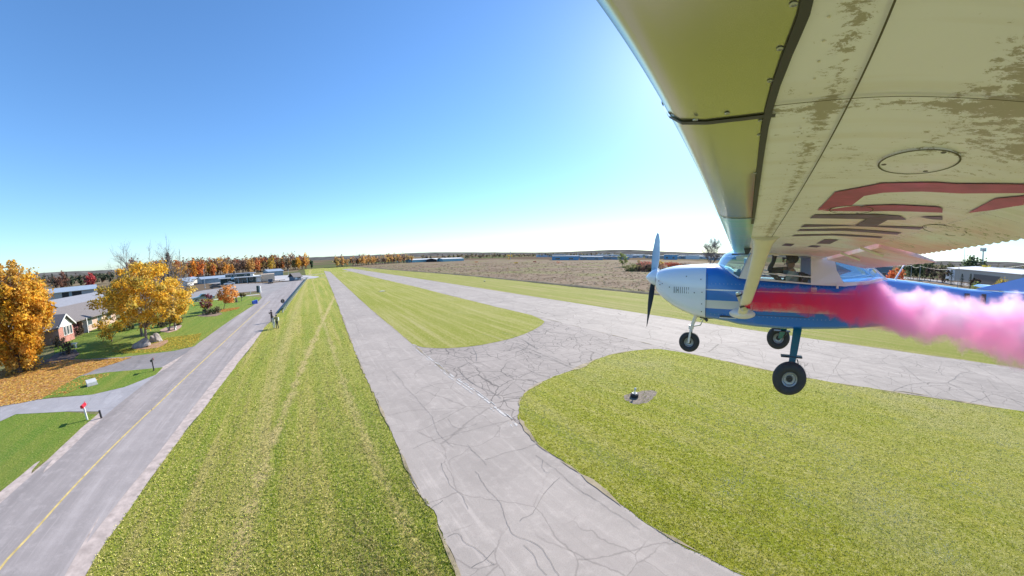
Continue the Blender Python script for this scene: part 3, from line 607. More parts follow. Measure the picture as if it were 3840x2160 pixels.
def conifer(name, label, base, h, w_, col, seed=1, group=None, tiers=14, n=900, bare=0):
    rnd = random.Random(seed); e_ = empty(name, (base[0], base[1], 0), 0, label, 'tree', group); mb = MB(); tr = MB()
    tr.tube([(0, 0, -.1), (0, 0, h * .5), (0, 0, h * .99)], [w_ * .05 + .04, w_ * .03 + .02, .015], 6)
    per = n // tiers
    for i in range(tiers):
        f = (i + rnd.uniform(-.2, .2)) / tiers; z = h * (.06 + .92 * f); r = w_ * (1 - f) ** .85 * rnd.uniform(.8, 1.1) + .05
        for k in range(7):
            a = k * .9 + i * .5 + rnd.uniform(-.2, .2); rr = r * rnd.uniform(.75, 1.1); d = Vector((math.cos(a), math.sin(a), -.18))
            tr.tube([(0, 0, z), d * rr + Vector((0, 0, z))], [.03, .008], 3, False)
            for j in range(max(2, per // 7)):
                t = rnd.uniform(.15, 1.0); f2 = rnd.uniform(.7, 1.3); mb.col = (col[0] * f2, col[1] * f2, col[2] * f2)
                p = d * rr * t + Vector((rnd.gauss(0, .07) * r, rnd.gauss(0, .07) * r, z + rnd.gauss(0, .02) * h)); s_ = (.10 + .035 * h * .35) * rnd.uniform(.6, 1.2)
                a2 = (d + Vector((rnd.gauss(0, .4), rnd.gauss(0, .4), rnd.gauss(-.1, .3)))).normalized(); b2 = a2.cross(Vector((rnd.gauss(0, .3), rnd.gauss(0, .3), 1))).normalized()
                mb.face([p + a2 * s_ * 1.6, p + b2 * s_ * .5, p - a2 * s_, p - b2 * s_ * .5])
    mb.build('crown', M_leaf, e_); tr.build('trunk', M_dbark, e_); return e_
def shrub(label, base, R, cols, n=250, size=.12, seed=1, group=None, name='shrub', cat='shrub'):
    rnd = random.Random(seed); e_ = empty(name, (base[0], base[1], 0), 0, label, cat, group); mb = MB()
    cs = leaf_cloud(mb, rnd, Vector((0, 0, R[2] * .95)), R, n, size, cols, 12, shell=.3, spread=.25); mb.v = [(x, y, max(z, .02)) for x, y, z in mb.v]
    mb.build('foliage', M_leaf, e_); mb = MB()
    for c_ in cs[:7]: mb.tube([(0, 0, 0), c_], [.03, .01], 4, False)
    mb.build('stem', M_dbark, e_); return e_
def boxed(base, box, zb=None):          # crown centre and radii from its pixel box at the distance of the base
    dist = math.hypot(base[0], base[1]); x0, y0, x1, y1 = box; cx = (x0 + x1) / 2; cy = (y0 + y1) / 2
    l = at((x0, cy), dist); r = at((x1, cy), dist); t = at((cx, y0), dist); bt = at((cx, y1), dist)
    c_ = at((cx, cy), dist); c_.z = (t.z + bt.z) / 2
    return c_, ((l - r).length / 2, (l - r).length / 2, (t.z - bt.z) / 2)
YEL = [(.78, .48, .05), (.84, .56, .08), (.66, .38, .04), (.80, .54, .12), (.55, .42, .08), (.70, .52, .16)]
GOLD = [(.78, .44, .04), (.84, .52, .07), (.70, .35, .04), (.60, .38, .09), (.80, .47, .10), (.72, .50, .09)]
b1 = G((75, 1395)); c1, r1 = boxed(b1, (-110, 985, 218, 1380))
tree('maple_tree', 'huge golden orange maple cut off by the left edge of the photo', b1, c1, (r1[0], r1[1] * .9, r1[2]), GOLD, 30000, .155, .26, 260, seed=11, twigs=40, shell=.35, nl=30, spread=.085)
b2 = G(ZT((500, 1350))[0]); c2_, r2 = boxed(b2, (342, 988, 732, 1238))
tree('locust_tree', 'wide yellow tree with bare top twigs beside two boulders', b2, c2_, (r2[0], r2[1] * .9, r2[2]), YEL, 17000, .15, .2, 170, seed=5, shell=.35, nl=30, twigs=14, bark=M('grey_bark', (.23, .18, .15), .9, var=.3, vs=6, bm=.6), spread=.07, fork=.6)
bb = G(ZT((150, 1230))[0]); bare_tree('bare_tree', 'tall leafless tree rising behind the wide yellow tree', (b2[0] - 3.4, b2[1] + 6), .84 * hgt((400, 915), (b2[0] - 3.4, b2[1] + 6)), 5.2, seed=3, dens=1.4)
bare_tree('bare_tree', 'spreading leafless tree between the yellow crown and the spruce', (b2[0] + .5, b2[1] + 9), hgt((520, 935), (b2[0] + .5, b2[1] + 9)), 6.0, seed=8, dens=1.3)
bc = (b2[0] + 4.5, b2[1] + 22); hs = hgt((631, 941), bc)
q_ = at((631, 1000), math.hypot(*bc)); conifer('spruce_tree', 'tall dark spruce with a pointed top behind the yellow tree', (q_.x, q_.y), hs, 2.6, (.055, .065, .045), 4, tiers=22, n=2600)
q_ = at((655, 1010), math.hypot(*bc) - 4); bare_tree('bare_tree', 'grey twiggy tree in front of the spruce', (q_.x, q_.y), hgt((655, 995), (q_.x, q_.y)), 4.0, seed=17, dens=1.4)
b3 = G(ZT((65, 1320))[0]); c3, r3 = boxed(b3, (352, 1190, 468, 1268))
tree('young_maple_tree', 'small yellow tree on the lawn right of the brick house', b3, c3, r3, YEL + [(.42, .36, .06)], 1300, .14, .09, 30, seed=6)
b4 = G(Z1((1365, 775))[0]); c4, r4 = boxed(b4, (600, 1140, 690, 1212))
tree('bed_tree', 'slim yellow tree standing in the gravel shrub bed', b4, c4, r4, YEL, 900, .2, .1, 24, seed=7)
b5 = G(Z1((1655, 640))[0]); c5, r5 = boxed(b5, (745, 1118, 795, 1160))
tree('red_maple_tree', 'small maple turning from red to yellow above grey shrubs', b5, c5, r5, [(.35, .12, .12), (.5, .26, .06), (.42, .3, .06), (.3, .12, .14)], 700, .16, .07, 20, seed=8)
b5b = G(Z1((1668, 560))[0]); c5b, r5b = boxed(b5b, (768, 1100, 795, 1130)); tree('plum_tree', 'little purple-leaved tree in front of the grey pickup', b5b, c5b, r5b, [(.26, .08, .12), (.32, .12, .15)], 300, .16, .05, 12, seed=9)
b6 = G(Z1((1803, 600))[0]); c6, r6 = boxed(b6, (818, 1072, 890, 1135))
tree('peach_tree', 'bright apricot orange tree near the parking lot', b6, c6, r6, [(.75, .38, .12), (.82, .46, .18), (.68, .33, .09)], 1500, .2, .07, 36, seed=10)
bare_tree('stump_tree', 'dark multi-stemmed tree beside the apricot tree', G(Z1((1905, 545))[0]), hgt(Z1((1905, 475))[0], G(Z1((1905, 545))[0])), .7, seed=2, dens=.5, mat=M_dbark, r0=.25)
b7 = G(Z1((1945, 535))[0]); c7, r7 = boxed(b7, (893, 1095, 920, 1115)); tree('olive_shrub_tree', 'small olive green round tree at the lawn edge', b7, c7, r7, [(.16, .14, .06), (.2, .17, .08)], 350, .18, .06, 14, seed=12, cat='small tree')
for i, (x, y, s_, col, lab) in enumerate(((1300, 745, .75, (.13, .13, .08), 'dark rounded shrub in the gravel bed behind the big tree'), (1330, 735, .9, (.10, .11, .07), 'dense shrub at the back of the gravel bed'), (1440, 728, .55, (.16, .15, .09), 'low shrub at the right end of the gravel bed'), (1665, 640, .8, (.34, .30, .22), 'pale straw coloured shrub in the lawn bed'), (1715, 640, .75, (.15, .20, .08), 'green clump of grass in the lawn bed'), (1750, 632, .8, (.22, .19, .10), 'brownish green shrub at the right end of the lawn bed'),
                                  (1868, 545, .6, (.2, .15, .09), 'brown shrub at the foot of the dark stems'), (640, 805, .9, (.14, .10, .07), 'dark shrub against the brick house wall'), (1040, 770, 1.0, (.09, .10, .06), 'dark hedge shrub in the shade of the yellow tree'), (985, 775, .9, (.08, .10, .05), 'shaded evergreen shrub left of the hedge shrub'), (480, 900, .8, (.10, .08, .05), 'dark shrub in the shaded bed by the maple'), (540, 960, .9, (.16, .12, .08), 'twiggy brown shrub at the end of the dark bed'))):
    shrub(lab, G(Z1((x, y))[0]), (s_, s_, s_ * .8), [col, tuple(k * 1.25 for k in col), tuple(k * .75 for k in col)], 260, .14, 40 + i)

# boulders by the tree
M_rock = M('boulder_rock', (.30, .265, .25), .9, var=.35, vs=2.2, bm=1.0)
def boulder(label, px, R, seed, tilt=0):
    g = G(px); bm = bmesh.new(); bmesh.ops.create_icosphere(bm, subdivisions=4, radius=1)
    for v_ in bm.verts:
        n_ = mnoise.noise(v_.co * 1.3 + Vector((seed, 0, 0))) * .3 + mnoise.noise(v_.co * 3.5 + Vector((seed, 0, 0))) * .1
        v_.co = v_.co * (1 + n_); v_.co = Vector((v_.co.x * R[0], v_.co.y * R[1], max(v_.co.z, -.3) * R[2] + v_.co.x * tilt + R[2] * .2))
    me = bpy.data.meshes.new('boulder'); bm.to_mesh(me); bm.free(); me.materials.append(M_rock)
    o = bpy.data.objects.new('boulder', me); scene.collection.objects.link(o); o.location = (g[0], g[1], 0); tag(o, label, 'boulder', None); return o
boulder('long pale grey boulder leaning left of the tree trunk', Z1((1140, 905))[0], (1.25, .7, .75), 3, .3)
boulder('rounded brown grey boulder right of the tree trunk', Z1((1255, 860))[0], (.85, .7, .8), 7)

# woods: orange forest left of the terminal
WOODC = [(.50, .20, .07), (.55, .27, .07), (.30, .17, .11), (.27, .18, .13), (.25, .17, .12), (.60, .36, .08), (.40, .15, .08), (.24, .19, .09), (.33, .2, .12)]
def wood(name, line, depth, n, hr, cols, seed, dens=60, sz=.75, trunks=True, mat=None):
    rnd = random.Random(seed); mb = MB(); tb = MB()
    tot = [0]; 
    for a, c_ in zip(line[:-1], line[1:]): tot.append(tot[-1] + (Vector(c_) - Vector(a)).length)
    for i in range(n):
        t = rnd.uniform(0, tot[-1]); k = max(j for j in range(len(line) - 1) if tot[j] <= t); p = Vector(line[k]).lerp(Vector(line[k + 1]), (t - tot[k]) / (tot[k + 1] - tot[k]))
        d = p.normalized() * rnd.uniform(0, depth); p = p + d; h = rnd.uniform(*hr); w_ = h * rnd.uniform(.18, .3)
        fr = d.length / depth; h *= .8 + .3 * fr
        col = rnd.choice(cols)
        mb2 = mb; leaf_cloud(mb2, rnd, Vector((p.x, p.y, h * .62)), (w_, w_, h * .38), dens, sz, [col, tuple(x * 1.2 for x in col), tuple(x * .75 for x in col)], 9, shell=.15, spread=.27)
        if trunks: tb.col = (.27, .22, .19); tb.tube([(p.x, p.y, 0), (p.x + rnd.uniform(-.5, .5), p.y, h * .5), (p.x + rnd.uniform(-.8, .8), p.y, h * .9)], [.22, .15, .05], 4, False)
    n0 = len(mb.v); mb.v += tb.v; mb.f += [tuple(i + n0 for i in f) for f in tb.f]; mb.mi += [0] * len(tb.f); mb.c += tb.c
    return tag(mb.build(name, M_leaf), kind='stuff')
gA = [at((480, 1050), 235), at((640, 1040), 265), at((800, 1036), 300), at((1000, 1020), 318), at((1100, 1010), 325), at((1150, 1006), 330)]
gA = [(p.x, p.y) for p in gA]
wood('autumn_wood', gA, 45, 250, (10, 15.5), WOODC, 21, 130)
for i, (px, col, hh, lab) in enumerate(((722, (.72, .33, .05), 13, 'bright golden orange tree at the left of the wood edge'), (752, (.68, .24, .06), 13, 'vivid orange tree in the wood edge left of the terminal'), (712, (.70, .28, .06), 8, 'low orange tree at the foot of the wood edge'), (800, (.66, .25, .08), 10, 'orange tree low in the wood behind the clubhouse'),
                                      (845, (.70, .35, .08), 12, 'orange tree with pale top behind the terminal roof'), (868, (.72, .40, .10), 10, 'amber tree just right of the pale-topped orange tree'), (942, (.60, .36, .12), 14, 'tan orange tree over the right end of the terminal'), (968, (.62, .24, .09), 12, 'rusty tree above the long hangar'), (1022, (.60, .42, .08), 14, 'tall yellow tree above the far hangar roof'), (1120, (.66, .38, .05), 13, 'golden yellow tree at the right end of the wood'), (1105, (.32, .26, .10), 10, 'olive brown tree by the golden one at the wood end'), (1170, (.10, .14, .08), 8.5, 'dark green round tree by the green field'))):
    q_ = at((px, 1030), 250 + i * 5 if i < 9 else 315); hh *= .9
    tree('wood_edge_tree', lab, (q_.x, q_.y), (q_.x, q_.y, hh * .58), (hh * .22, hh * .22, hh * .40), [col, tuple(k * .8 for k in col), tuple(min(1, k * 1.15) for k in col)], 420, .55, .18, 20, 'trees along the wood edge', 60 + i, nl=6, spread=.22)
gB = [at((1262, 999), 330), at((1400, 996), 380), at((1500, 990), 420), at((1545, 985), 430)]; gB = [(p.x, p.y) for p in gB]
wood('birch_wood', gB, 40, 120, (9, 12.5), [(.58, .32, .10), (.52, .30, .12), (.30, .22, .16), (.28, .21, .17), (.55, .38, .12)], 23, 60)
gC = [at((1500, 985), 560), at((1800, 965), 640), at((2050, 962), 700), at((2330, 960), 760)]; gC = [(p.x, p.y) for p in gC]
wood('far_wood', gC, 60, 150, (7, 11), [(.17, .14, .12), (.20, .16, .10), (.14, .15, .08), (.24, .20, .14)], 25, 30, 1.2, False)
for k, (xa, xb, d_, seed, hr) in enumerate(((90, 420, 330, 31, (5.5, 9)), (40, 460, 500, 33, (7, 10)))):
    g_ = [at((x, 1040), d_) for x in np.linspace(xa, xb, 4)]; wood('distant_wood_left', [(p.x, p.y) for p in g_], 40, 60, hr, [(.10, .12, .07), (.18, .13, .10), (.22, .14, .10), (.08, .10, .06)], seed, 45, 1.0, False)
for i, (x, hh, col, lab) in enumerate(((197, 14, (.05, .075, .045), 'dark conifer among the distant trees left of the yellow tree'), (230, 12, (.25, .13, .09), 'russet tree among the distant trees on the left'), (250, 14, (.05, .07, .045), 'second dark conifer on the distant left skyline'), (340, 10, (.45, .09, .09), 'crimson tree on the distant left skyline'))):
    q_ = at((x, 1050), 260)
    if 'conifer' in lab: conifer('conifer_tree', lab, (q_.x, q_.y), hh * .8, 3.2, col, i, None, 12, 700)
    else: tree('skyline_tree', lab, (q_.x, q_.y), (q_.x, q_.y, hh * .5), (hh * .28, hh * .28, hh * .38), [col, tuple(k * 1.3 for k in col)], 500, .6, .2, 20, seed=i)
g_ = [at((x, 960), d_) for x, d_ in ((1850, 900), (2200, 900), (2450, 800), (2750, 700))]; wood('far_wood_right', [(p.x, p.y) for p in g_], 300, 170, (4, 8), [(.16, .15, .09), (.3, .22, .08), (.13, .12, .10), (.2, .17, .12)], 27, 26, 1.2, False)
g_ = [at((x, 985), 330) for x in (3380, 3560, 3700, 3880)]; wood('far_wood_east', [(p.x, p.y) for p in g_], 60, 90, (6, 11), [(.10, .12, .06), (.17, .16, .08), (.12, .11, .08)], 29, 40, .9, False)
# scrub mound in the field
mnd = G(ZH((500, 770))[0])
MOUNDC = {'r': [(.42, .09, .07), (.35, .12, .08)], 'g': [(.20, .22, .09), (.26, .25, .11)], 'd': [(.12, .09, .08), (.17, .12, .09)], 'y': [(.5, .38, .08), (.55, .42, .12)]}
for i, (px, py, dd, rr, kk, lab) in enumerate(((330, 700, 0, 3.2, 'g', 'low pale green scrub at the left foot of the mound'), (420, 690, 2, 3.4, 'g', 'pale green bush below the red sumac'), (620, 600, 6, 4.6, 'r', 'bright red sumac thicket on top of the mound'), (760, 590, 8, 4.4, 'r', 'red sumac thicket right of the brightest one'), (620, 700, 1, 3.9, 'd', 'dark leafless thicket at the front of the mound'), (760, 700, 1, 3.6, 'd', 'grey-brown thicket in the middle of the mound'), (850, 700, 2, 3.2, 'g', 'green-grey bush at the foot of the thicket'),
                                             (950, 650, 5, 3.8, 'd', 'dark thicket behind the propeller spinner'), (1180, 600, 10, 4.6, 'r', 'dull red thicket over the engine cowling'), (1320, 610, 10, 4.2, 'r', 'red-brown thicket toward the windscreen'), (1520, 600, 12, 4.4, 'd', 'brown thicket above the cowling top'))):
    q_ = at(ZH((px, py))[0], math.hypot(*mnd) + dd * 1.4)
    shrub(lab, (q_.x, q_.y), (rr * 1.15, rr, rr * .52), MOUNDC[kk], 900, .26, 200 + i, 'thickets on the field mound', 'thicket', 'thicket')
q_ = G(ZH((195, 680))[0]); c_, r_ = boxed(q_, (2313, 950, 2356, 992)); tree('ash_tree', 'small green tree left of the red thicket', q_, c_, r_, [(.17, .22, .07), (.24, .28, .08)], 900, .3, .16, 26, seed=71)
q_ = at((2665, 985), 170); bare_tree('bare_tree', 'tall leafless tree above the engine cowling', (q_.x, q_.y), hgt((2665, 907), (q_.x, q_.y)), 6.5, seed=23, dens=1.9, r0=.3)
for i, (x, d_, hh) in enumerate(((2478, 190, 5), (2512, 190, 4.2), (2585, 170, 3.6), (2635, 150, 4.2), (2700, 160, 5), (1910, 430, 9), (2395, 300, 3))):
    q_ = at((x, 985), d_); col = (.60, .40, .07)
    tree('golden_tree', ['yellow tree behind the red sumac', 'small yellow tree right of the sumac', 'low yellow tree over the middle of the cowling', 'yellow tree under the tall bare tree', 'yellow tree beside the windscreen', 'yellow tree beside the tall far mast', 'little yellow bush beyond the dry field'][i], (q_.x, q_.y), (q_.x, q_.y, hh * .55), (hh * .4, hh * .4, hh * .42), [col, (.66, .46, .12), (.45, .32, .07)], 260, .35, .12, 16, 'yellow trees beyond the dry field', 80 + i, nl=5)
for i, (x, y, col) in enumerate(((935 / 2.1467, 190, (.45, .32, .08)), (615 / 2.1467, 181, (.55, .28, .16)), (1085 / 2.1467, 180, (.3, .1, .08)), (1275 / 2.1467, 186, (.6, .3, .2)))):
    g = G((1500 + x, 900 + y / 2.1467)); shrub(['yellow bush alone in the dry field', 'pale orange bush far out in the dry field', 'dark red bush near the far edge of the dry field', 'pinkish bush at the right of the far field'][i], g, (2.2, 1.6, .8), [col], 120, .3, 300 + i)

# ================================================================== BUILDINGS
M_roofm = M('ribbed_metal_roof', (.40, .45, .50), .45, .3, var=.05, vs=.5); M_hwall = M('blue_grey_siding', (.19, .26, .30), .6, var=.07, vs=.6)
M_dgreen = M('dark_green_siding', (.045, .07, .06), .7, var=.1); M_wpaint = M('white_paint', (.58, .58, .56), .6, var=.04); M_beige = M('beige_siding', (.55, .42, .30), .7, var=.06)
M_win = M('window_glass', (.06, .075, .085), .15, var=.2, spec=.8); M_teal = M('teal_metal_siding', (.20, .40, .46), .5, var=.07, vs=.3); M_dark = M('dark_opening', (.02, .02, .022), .8)
M_brick, nt, b = newmat('brick'); bt = N(nt, 'ShaderNodeTexBrick'); bt.inputs['Scale'].default_value = 4.5; bt.inputs['Color1'].default_value = (.42, .17, .125, 1); bt.inputs['Color2'].default_value = (.34, .13, .10, 1); bt.inputs['Mortar'].default_value = (.5, .42, .38, 1); bt.inputs['Mortar Size'].default_value = .012
tc = N(nt, 'ShaderNodeTexCoord'); mp = N(nt, 'ShaderNodeMapping'); mp.inputs['Rotation'].default_value = (R_(90), 0, 0); L(nt, tc.outputs['Object'], mp.inputs[0]); L(nt, mp.outputs[0], bt.inputs['Vector']); L(nt, bt.outputs[0], b.inputs['Base Color']); b.inputs['Roughness'].default_value = .9
M_shing = M('grey_shingles', (.17, .15, .145), .9, var=.25, vs=8); M_lshing = M('light_roof_sheets', (.24, .24, .26), .6, var=.1, vs=2)
class Bld:                                   # local frame: u along the front, v away from the viewer
    def __init__(s, name, label, a, b_, cat='building', group=None):
        s.a = Vector(a); d = Vector(b_) - s.a; s.w = d.length; s.rz = math.atan2(d.y, d.x)
        s.e = empty(name, (a[0], a[1], 0), s.rz, label, cat, group)
    def box(s, nm, u0, u1, v0, v1, z0, z1, mat):
        mb = MB(); mb.box((u0, v0, z0), (u1, v1, z1)); return mb.build(nm, mat, s.e)
    def gable(s, nm, u0, u1, v0, v1, z0, z1, mat, over=.4, th=.12, along='u'):
        mb = MB(); vm = (v0 + v1) / 2; um = (u0 + u1) / 2
        if along == 'u':
            sl_ = (z1 - z0) / (vm - v0); o_ = over
            rows = [[(u, v0 - o_, z0 - sl_ * o_), (u, vm, z1), (u, v1 + o_, z0 - sl_ * o_), (u, v1 + o_, z0 - sl_ * o_ + th), (u, vm, z1 + th * 1.1), (u, v0 - o_, z0 - sl_ * o_ + th)] for u in (u0 - o_, u1 + o_)]
        else:
            sl_ = (z1 - z0) / (um - u0); o_ = over
            rows = [[(u0 - o_, v, z0 - sl_ * o_), (um, v, z1), (u1 + o_, v, z0 - sl_ * o_), (u1 + o_, v, z0 - sl_ * o_ + th), (um, v, z1 + th * 1.1), (u0 - o_, v, z0 - sl_ * o_ + th)] for v in (v0 - o_, v1 + o_)]
        mb.grid(rows, True, True); return mb.build(nm, mat, s.e)
    def gend(s, nm, u0, u1, v0, v1, z0, z1, mat, along='u'):
        mb = MB(); vm = (v0 + v1) / 2; um = (u0 + u1) / 2
        if along == 'u': rows = [[(u, v0, z0), (u, v1, z0), (u, vm, z1)] for u in (u0, u1)]
        else: rows = [[(u0, v, z0), (u1, v, z0), (um, v, z1)] for v in (v0, v1)]
        mb.grid(rows, True, True); return mb.build(nm, mat, s.e)
    def win(s, u0, u1, z0, z1, v=-.03, nm='window', mat=None, frame=None):
        fr = s.box(nm, u0, u1, v - .03, v + .04, z0, z1, frame or M_wpaint); mb = MB(); mb.box((u0 + .1, v - .05, z0 + .1), (u1 - .1, v + .0, z1 - .1)); mb.build('pane', mat or M_win, fr); return fr
# brick house
hA = G(ZL((735, 1105))[0]); hB = G(ZL((815, 1075))[0])
d_ = (Vector(hB) - Vector(hA)).normalized(); hA = Vector(hA) - d_ * 1.6; hw = (Vector(hB) - hA).length
H = Bld('brick_house', 'brick house with a white gable front half hidden by the maple', hA, hA + d_ * hw, 'house')
ez = 2.35; az_ = hgt(ZL((705, 812))[0], tuple(hA + d_ * hw * .5)) ; az_ = min(max(az_, 3.4), 4.3)
H.box('wall', 0, hw, 0, 6, -.2, ez, M_brick); H.gend('gable', 0, hw, -.01, 6, ez, az_ - .12, M_wpaint, 'v'); H.gable('roof', 0, hw, 0, 7.5, ez, az_, M_shing, .35, .12, 'v')
mb = MB()
for sx in (0, 1):
    x0 = -.35 if sx == 0 else hw + .35; z0_ = ez - .28
    mb.grid([[(x0, -.42, z0_), (x0, -.36, z0_), (x0, -.36, z0_ + .2), (x0, -.42, z0_ + .2)], [(hw / 2, -.42, az_ - .05), (hw / 2, -.36, az_ - .05), (hw / 2, -.36, az_ + .17), (hw / 2, -.42, az_ + .17)]], True, True)
mb.box((-.3, -.08, ez - .15), (hw + .3, -.02, ez + .05)); mb.build('fascia', M_wpaint, H.e)
for k in range(3): H.win(hw - 2.35 + k * .72, hw - 1.75 + k * .72, .9, 2.2, frame=M_wpaint)
H.box('porch_wall', hw, hw + 4.6, 2.2, 6, -.2, ez, M('dark_red_siding', (.16, .055, .06), .8)); f = H.box('door', hw + 2.0, hw + 3.1, 2.1, 2.2, 0, 2.1, M('dark_red_door', (.2, .05, .06), .5)); mb = MB(); mb.box((hw + 2.95, 2.04, .95), (hw + 3.02, 2.1, 1.08)); mb.build('handle', M_wpaint, f)
H.box('post', hw + 4.5, hw + 4.62, .6, .72, 0, ez, M_wpaint)
H.box('side_wall', hw + 4.6, hw + 15, 1.6, 8, -.2, ez, M('tan_brick', (.42, .30, .24), .9, var=.15, vs=4)); H.gable('main_roof', -6, hw + 15, 1.4, 9.8, ez, ez + 1.7, M_shing, .6, .14); H.gend('roof_end', -6, hw + 15, 1.6, 9.6, ez, ez + 1.5, M_wpaint)
H.box('rear_wall', -6, hw, 4.5, 9.6, -.2, ez, M_brick)
for k in range(3): H.win(hw + 6 + k * 3, hw + 7.4 + k * 3, .9, 2.0, v=1.56)
# large outbuilding behind the house (dark wall, bright roof)
oA = G(ZL((640, 905))[0], 0); q0 = at(ZL((690, 800))[0], 92); q1 = at(ZL((1230, 715))[0], 108)
O = Bld('outbuilding', 'long low outbuilding with a bright metal roof behind the brick house', (q0.x, q0.y), (q1.x, q1.y))
hz = max(3.0, q0.z); O.box('wall', 0, O.w, 0, 9, 0, hz - .3, M('dark_brown_wall', (.10, .085, .08), .8)); O.gable('roof', 0, O.w, 0, 9, hz - .3, hz + 1.2, M_lshing, .6)
O.box('side_door', O.w * .55, O.w * .7, -.05, 0, 0, 2.6, M_wpaint)
for k in range(4): O.win(O.w * (.1 + .1 * k), O.w * (.1 + .1 * k) + 1.4, 1, 2.2)
# left hangar
lA = G(ZL((680, 655))[0]); lB = G(ZL((965, 622))[0]); Hh = Bld('open_hangar', 'long pale hangar with dark open bays beyond the brick house', lA, lB, 'hangar'); tz = 3.0
rz_ = hgt(ZL((700, 590))[0], lA) - .2
Hh.box('wall', -6, Hh.w + 3, 0, 11, 0, tz, M('grey_siding', (.32, .33, .33), .7)); Hh.gable('roof', -6, Hh.w + 3, 0, 11, tz, max(rz_, tz + 1.3), M_roofm, .5); Hh.box('end_wall', Hh.w + 3.02, Hh.w + 3.2, .05, 10.9, 0, tz, M_wpaint)
for u0, u1 in ((0, .26), (.38, .74)): Hh.box('bay', Hh.w * u0, Hh.w * u1, -.06, -.01, 0, 2.7, M_dark)
Hh.box('bay_door', Hh.w * .28, Hh.w * .36, -.1, -.02, 0, 2.8, M_hwall)
# long hangars behind the terminal
def hangar(name, label, pa, pb, depth, ptop, over=.5, wallm=None, ends=None, doors=5, cat='hangar', roofm=None):
    a, b_ = G(pa), G(pb); h = Bld(name, label, a, b_, cat); zt = max(2.6, hgt(ptop, a)); ze = zt * .72
    h.box('wall', 0, h.w, 0, depth, 0, ze, wallm or M_hwall); h.gable('roof', 0, h.w, 0, depth, ze, zt, roofm or M_roofm, over, .15); h.gend('gable', .02, h.w - .02, .02, depth - .02, ze, zt - .1, M_wpaint)
    if ends: h.box('end_wall', h.w + .01, h.w + .12, .05, depth - .05, 0, ze, ends)
    for k in range(doors):
        u = h.w * (k + .1) / doors; u1 = h.w * (k + .9) / doors; h.box('hangar_door', u, u1, -.08, -.01, 0, ze * .86, wallm or M_hwall)
    return h
hangar('long_hangar', 'long blue-grey hangar row behind the left of the terminal', ZF((675, 490))[0], ZF((1330, 430))[0], 12, ZF((700, 385))[0], doors=7)
hangar('far_hangar', 'blue-grey hangar with a white end right of the terminal', ZF((1735, 368))[0], ZF((1968, 350))[0], 12, ZF((1760, 262))[0], ends=M_wpaint, doors=2)
hangar('low_hangar', 'low hangar with dark openings left of the hangar row', ZF((400, 500))[0], ZF((660, 460))[0], 10, ZF((420, 400))[0], doors=0, wallm=M('cream_siding', (.5, .48, .42), .7))
hangar('white_shed', 'small white gabled shed by the yellow tree', ZF((440, 522))[0], ZF((540, 505))[0], 5, ZF((480, 425))[0], wallm=M_wpaint, doors=1, cat='shed')
# terminal
T = Bld('terminal_building', 'dark green airport terminal with white eaves and clerestory windows', G(ZF((968, 500))[0]), G(ZF((1535, 458))[0])); gT = G(ZF((968, 500))[0])
z1_ = hgt(ZF((968, 408))[0], gT); z2_ = hgt(ZF((1035, 362))[0], gT) + .3; W = T.w
T.box('wall', 0, W, 0, 13, 0, z1_ - .1, M_dgreen); T.box('roof', -.8, W + 2.6, -1.6, 13.5, z1_ - .12, z1_ + .18, M_wpaint)
T.box('upper_wall', W * .12, W * .82, 4, 12, z1_ + .18, z2_, M_dgreen); T.box('upper_roof', W * .10, W * .98, 3.4, 12.6, z2_, z2_ + .25, M_lshing); T.box('clerestory_panel', W * .83, W * .93, 4.2, 11.5, z1_ + .18, z2_ - .01, M_wpaint)
for u in (.16, .22, .36, .66): T.win(W * u, W * u + 1.3, z1_ + .35, z2_ - .25, v=3.96)
T.win(W * .2, W * .25, .1, 2.3, nm='door'); T.win(W * .40, W * .47, 1, 2.2); T.win(W * .54, W * .62, 0, 2.3, nm='entrance_door'); T.win(W * .66, W * .73, .8, 2.3); T.win(W * .82, W * .92, .8, 2.3)
for u in (.0, .5, .75, 1.04): T.box('post', W * u, W * u + .25, -1.4, -1.15, 0, z1_ - .12, M_wpaint)
T.box('chimney', W * .34, W * .34 + .7, 6, 6.8, z2_ + .25, z2_ + 1.4, M_dark); T.box('end_wall', W + .01, W + 2.2, .5, 9, 0, z1_ - .13, M_wpaint); T.box('beige_wing', W + 2.3, W + 8.6, 2, 12, 0, z1_ + .6, M_beige)
s_ = T.box('sign', W * .31, W * .40, -1.72, -1.62, z1_ - .5, z1_ + .35, M('pale_blue_sign', (.45, .62, .72), .5))
# toll-booth like kiosk
kA = G(ZF((2145, 440))[0]); kB = G(ZF((2262, 428))[0]); Kk = Bld('kiosk', 'small grey kiosk with white windows at the far end of the guard rail', kA, kB, 'kiosk'); kz = hgt(ZF((2145, 372))[0], kA)
Kk.box('wall', 0, Kk.w, 0, 4, 0, kz, M('slate_siding', (.15, .18, .22), .7)); Kk.gable('roof', 0, Kk.w, 0, 4, kz, kz + 1.4, M_shing, .5); Kk.win(.5, 1.7, .5, kz - .3, mat=M('pale_pane', (.5, .6, .65), .3)); Kk.win(2.1, Kk.w - .3, 1.0, kz - .3)
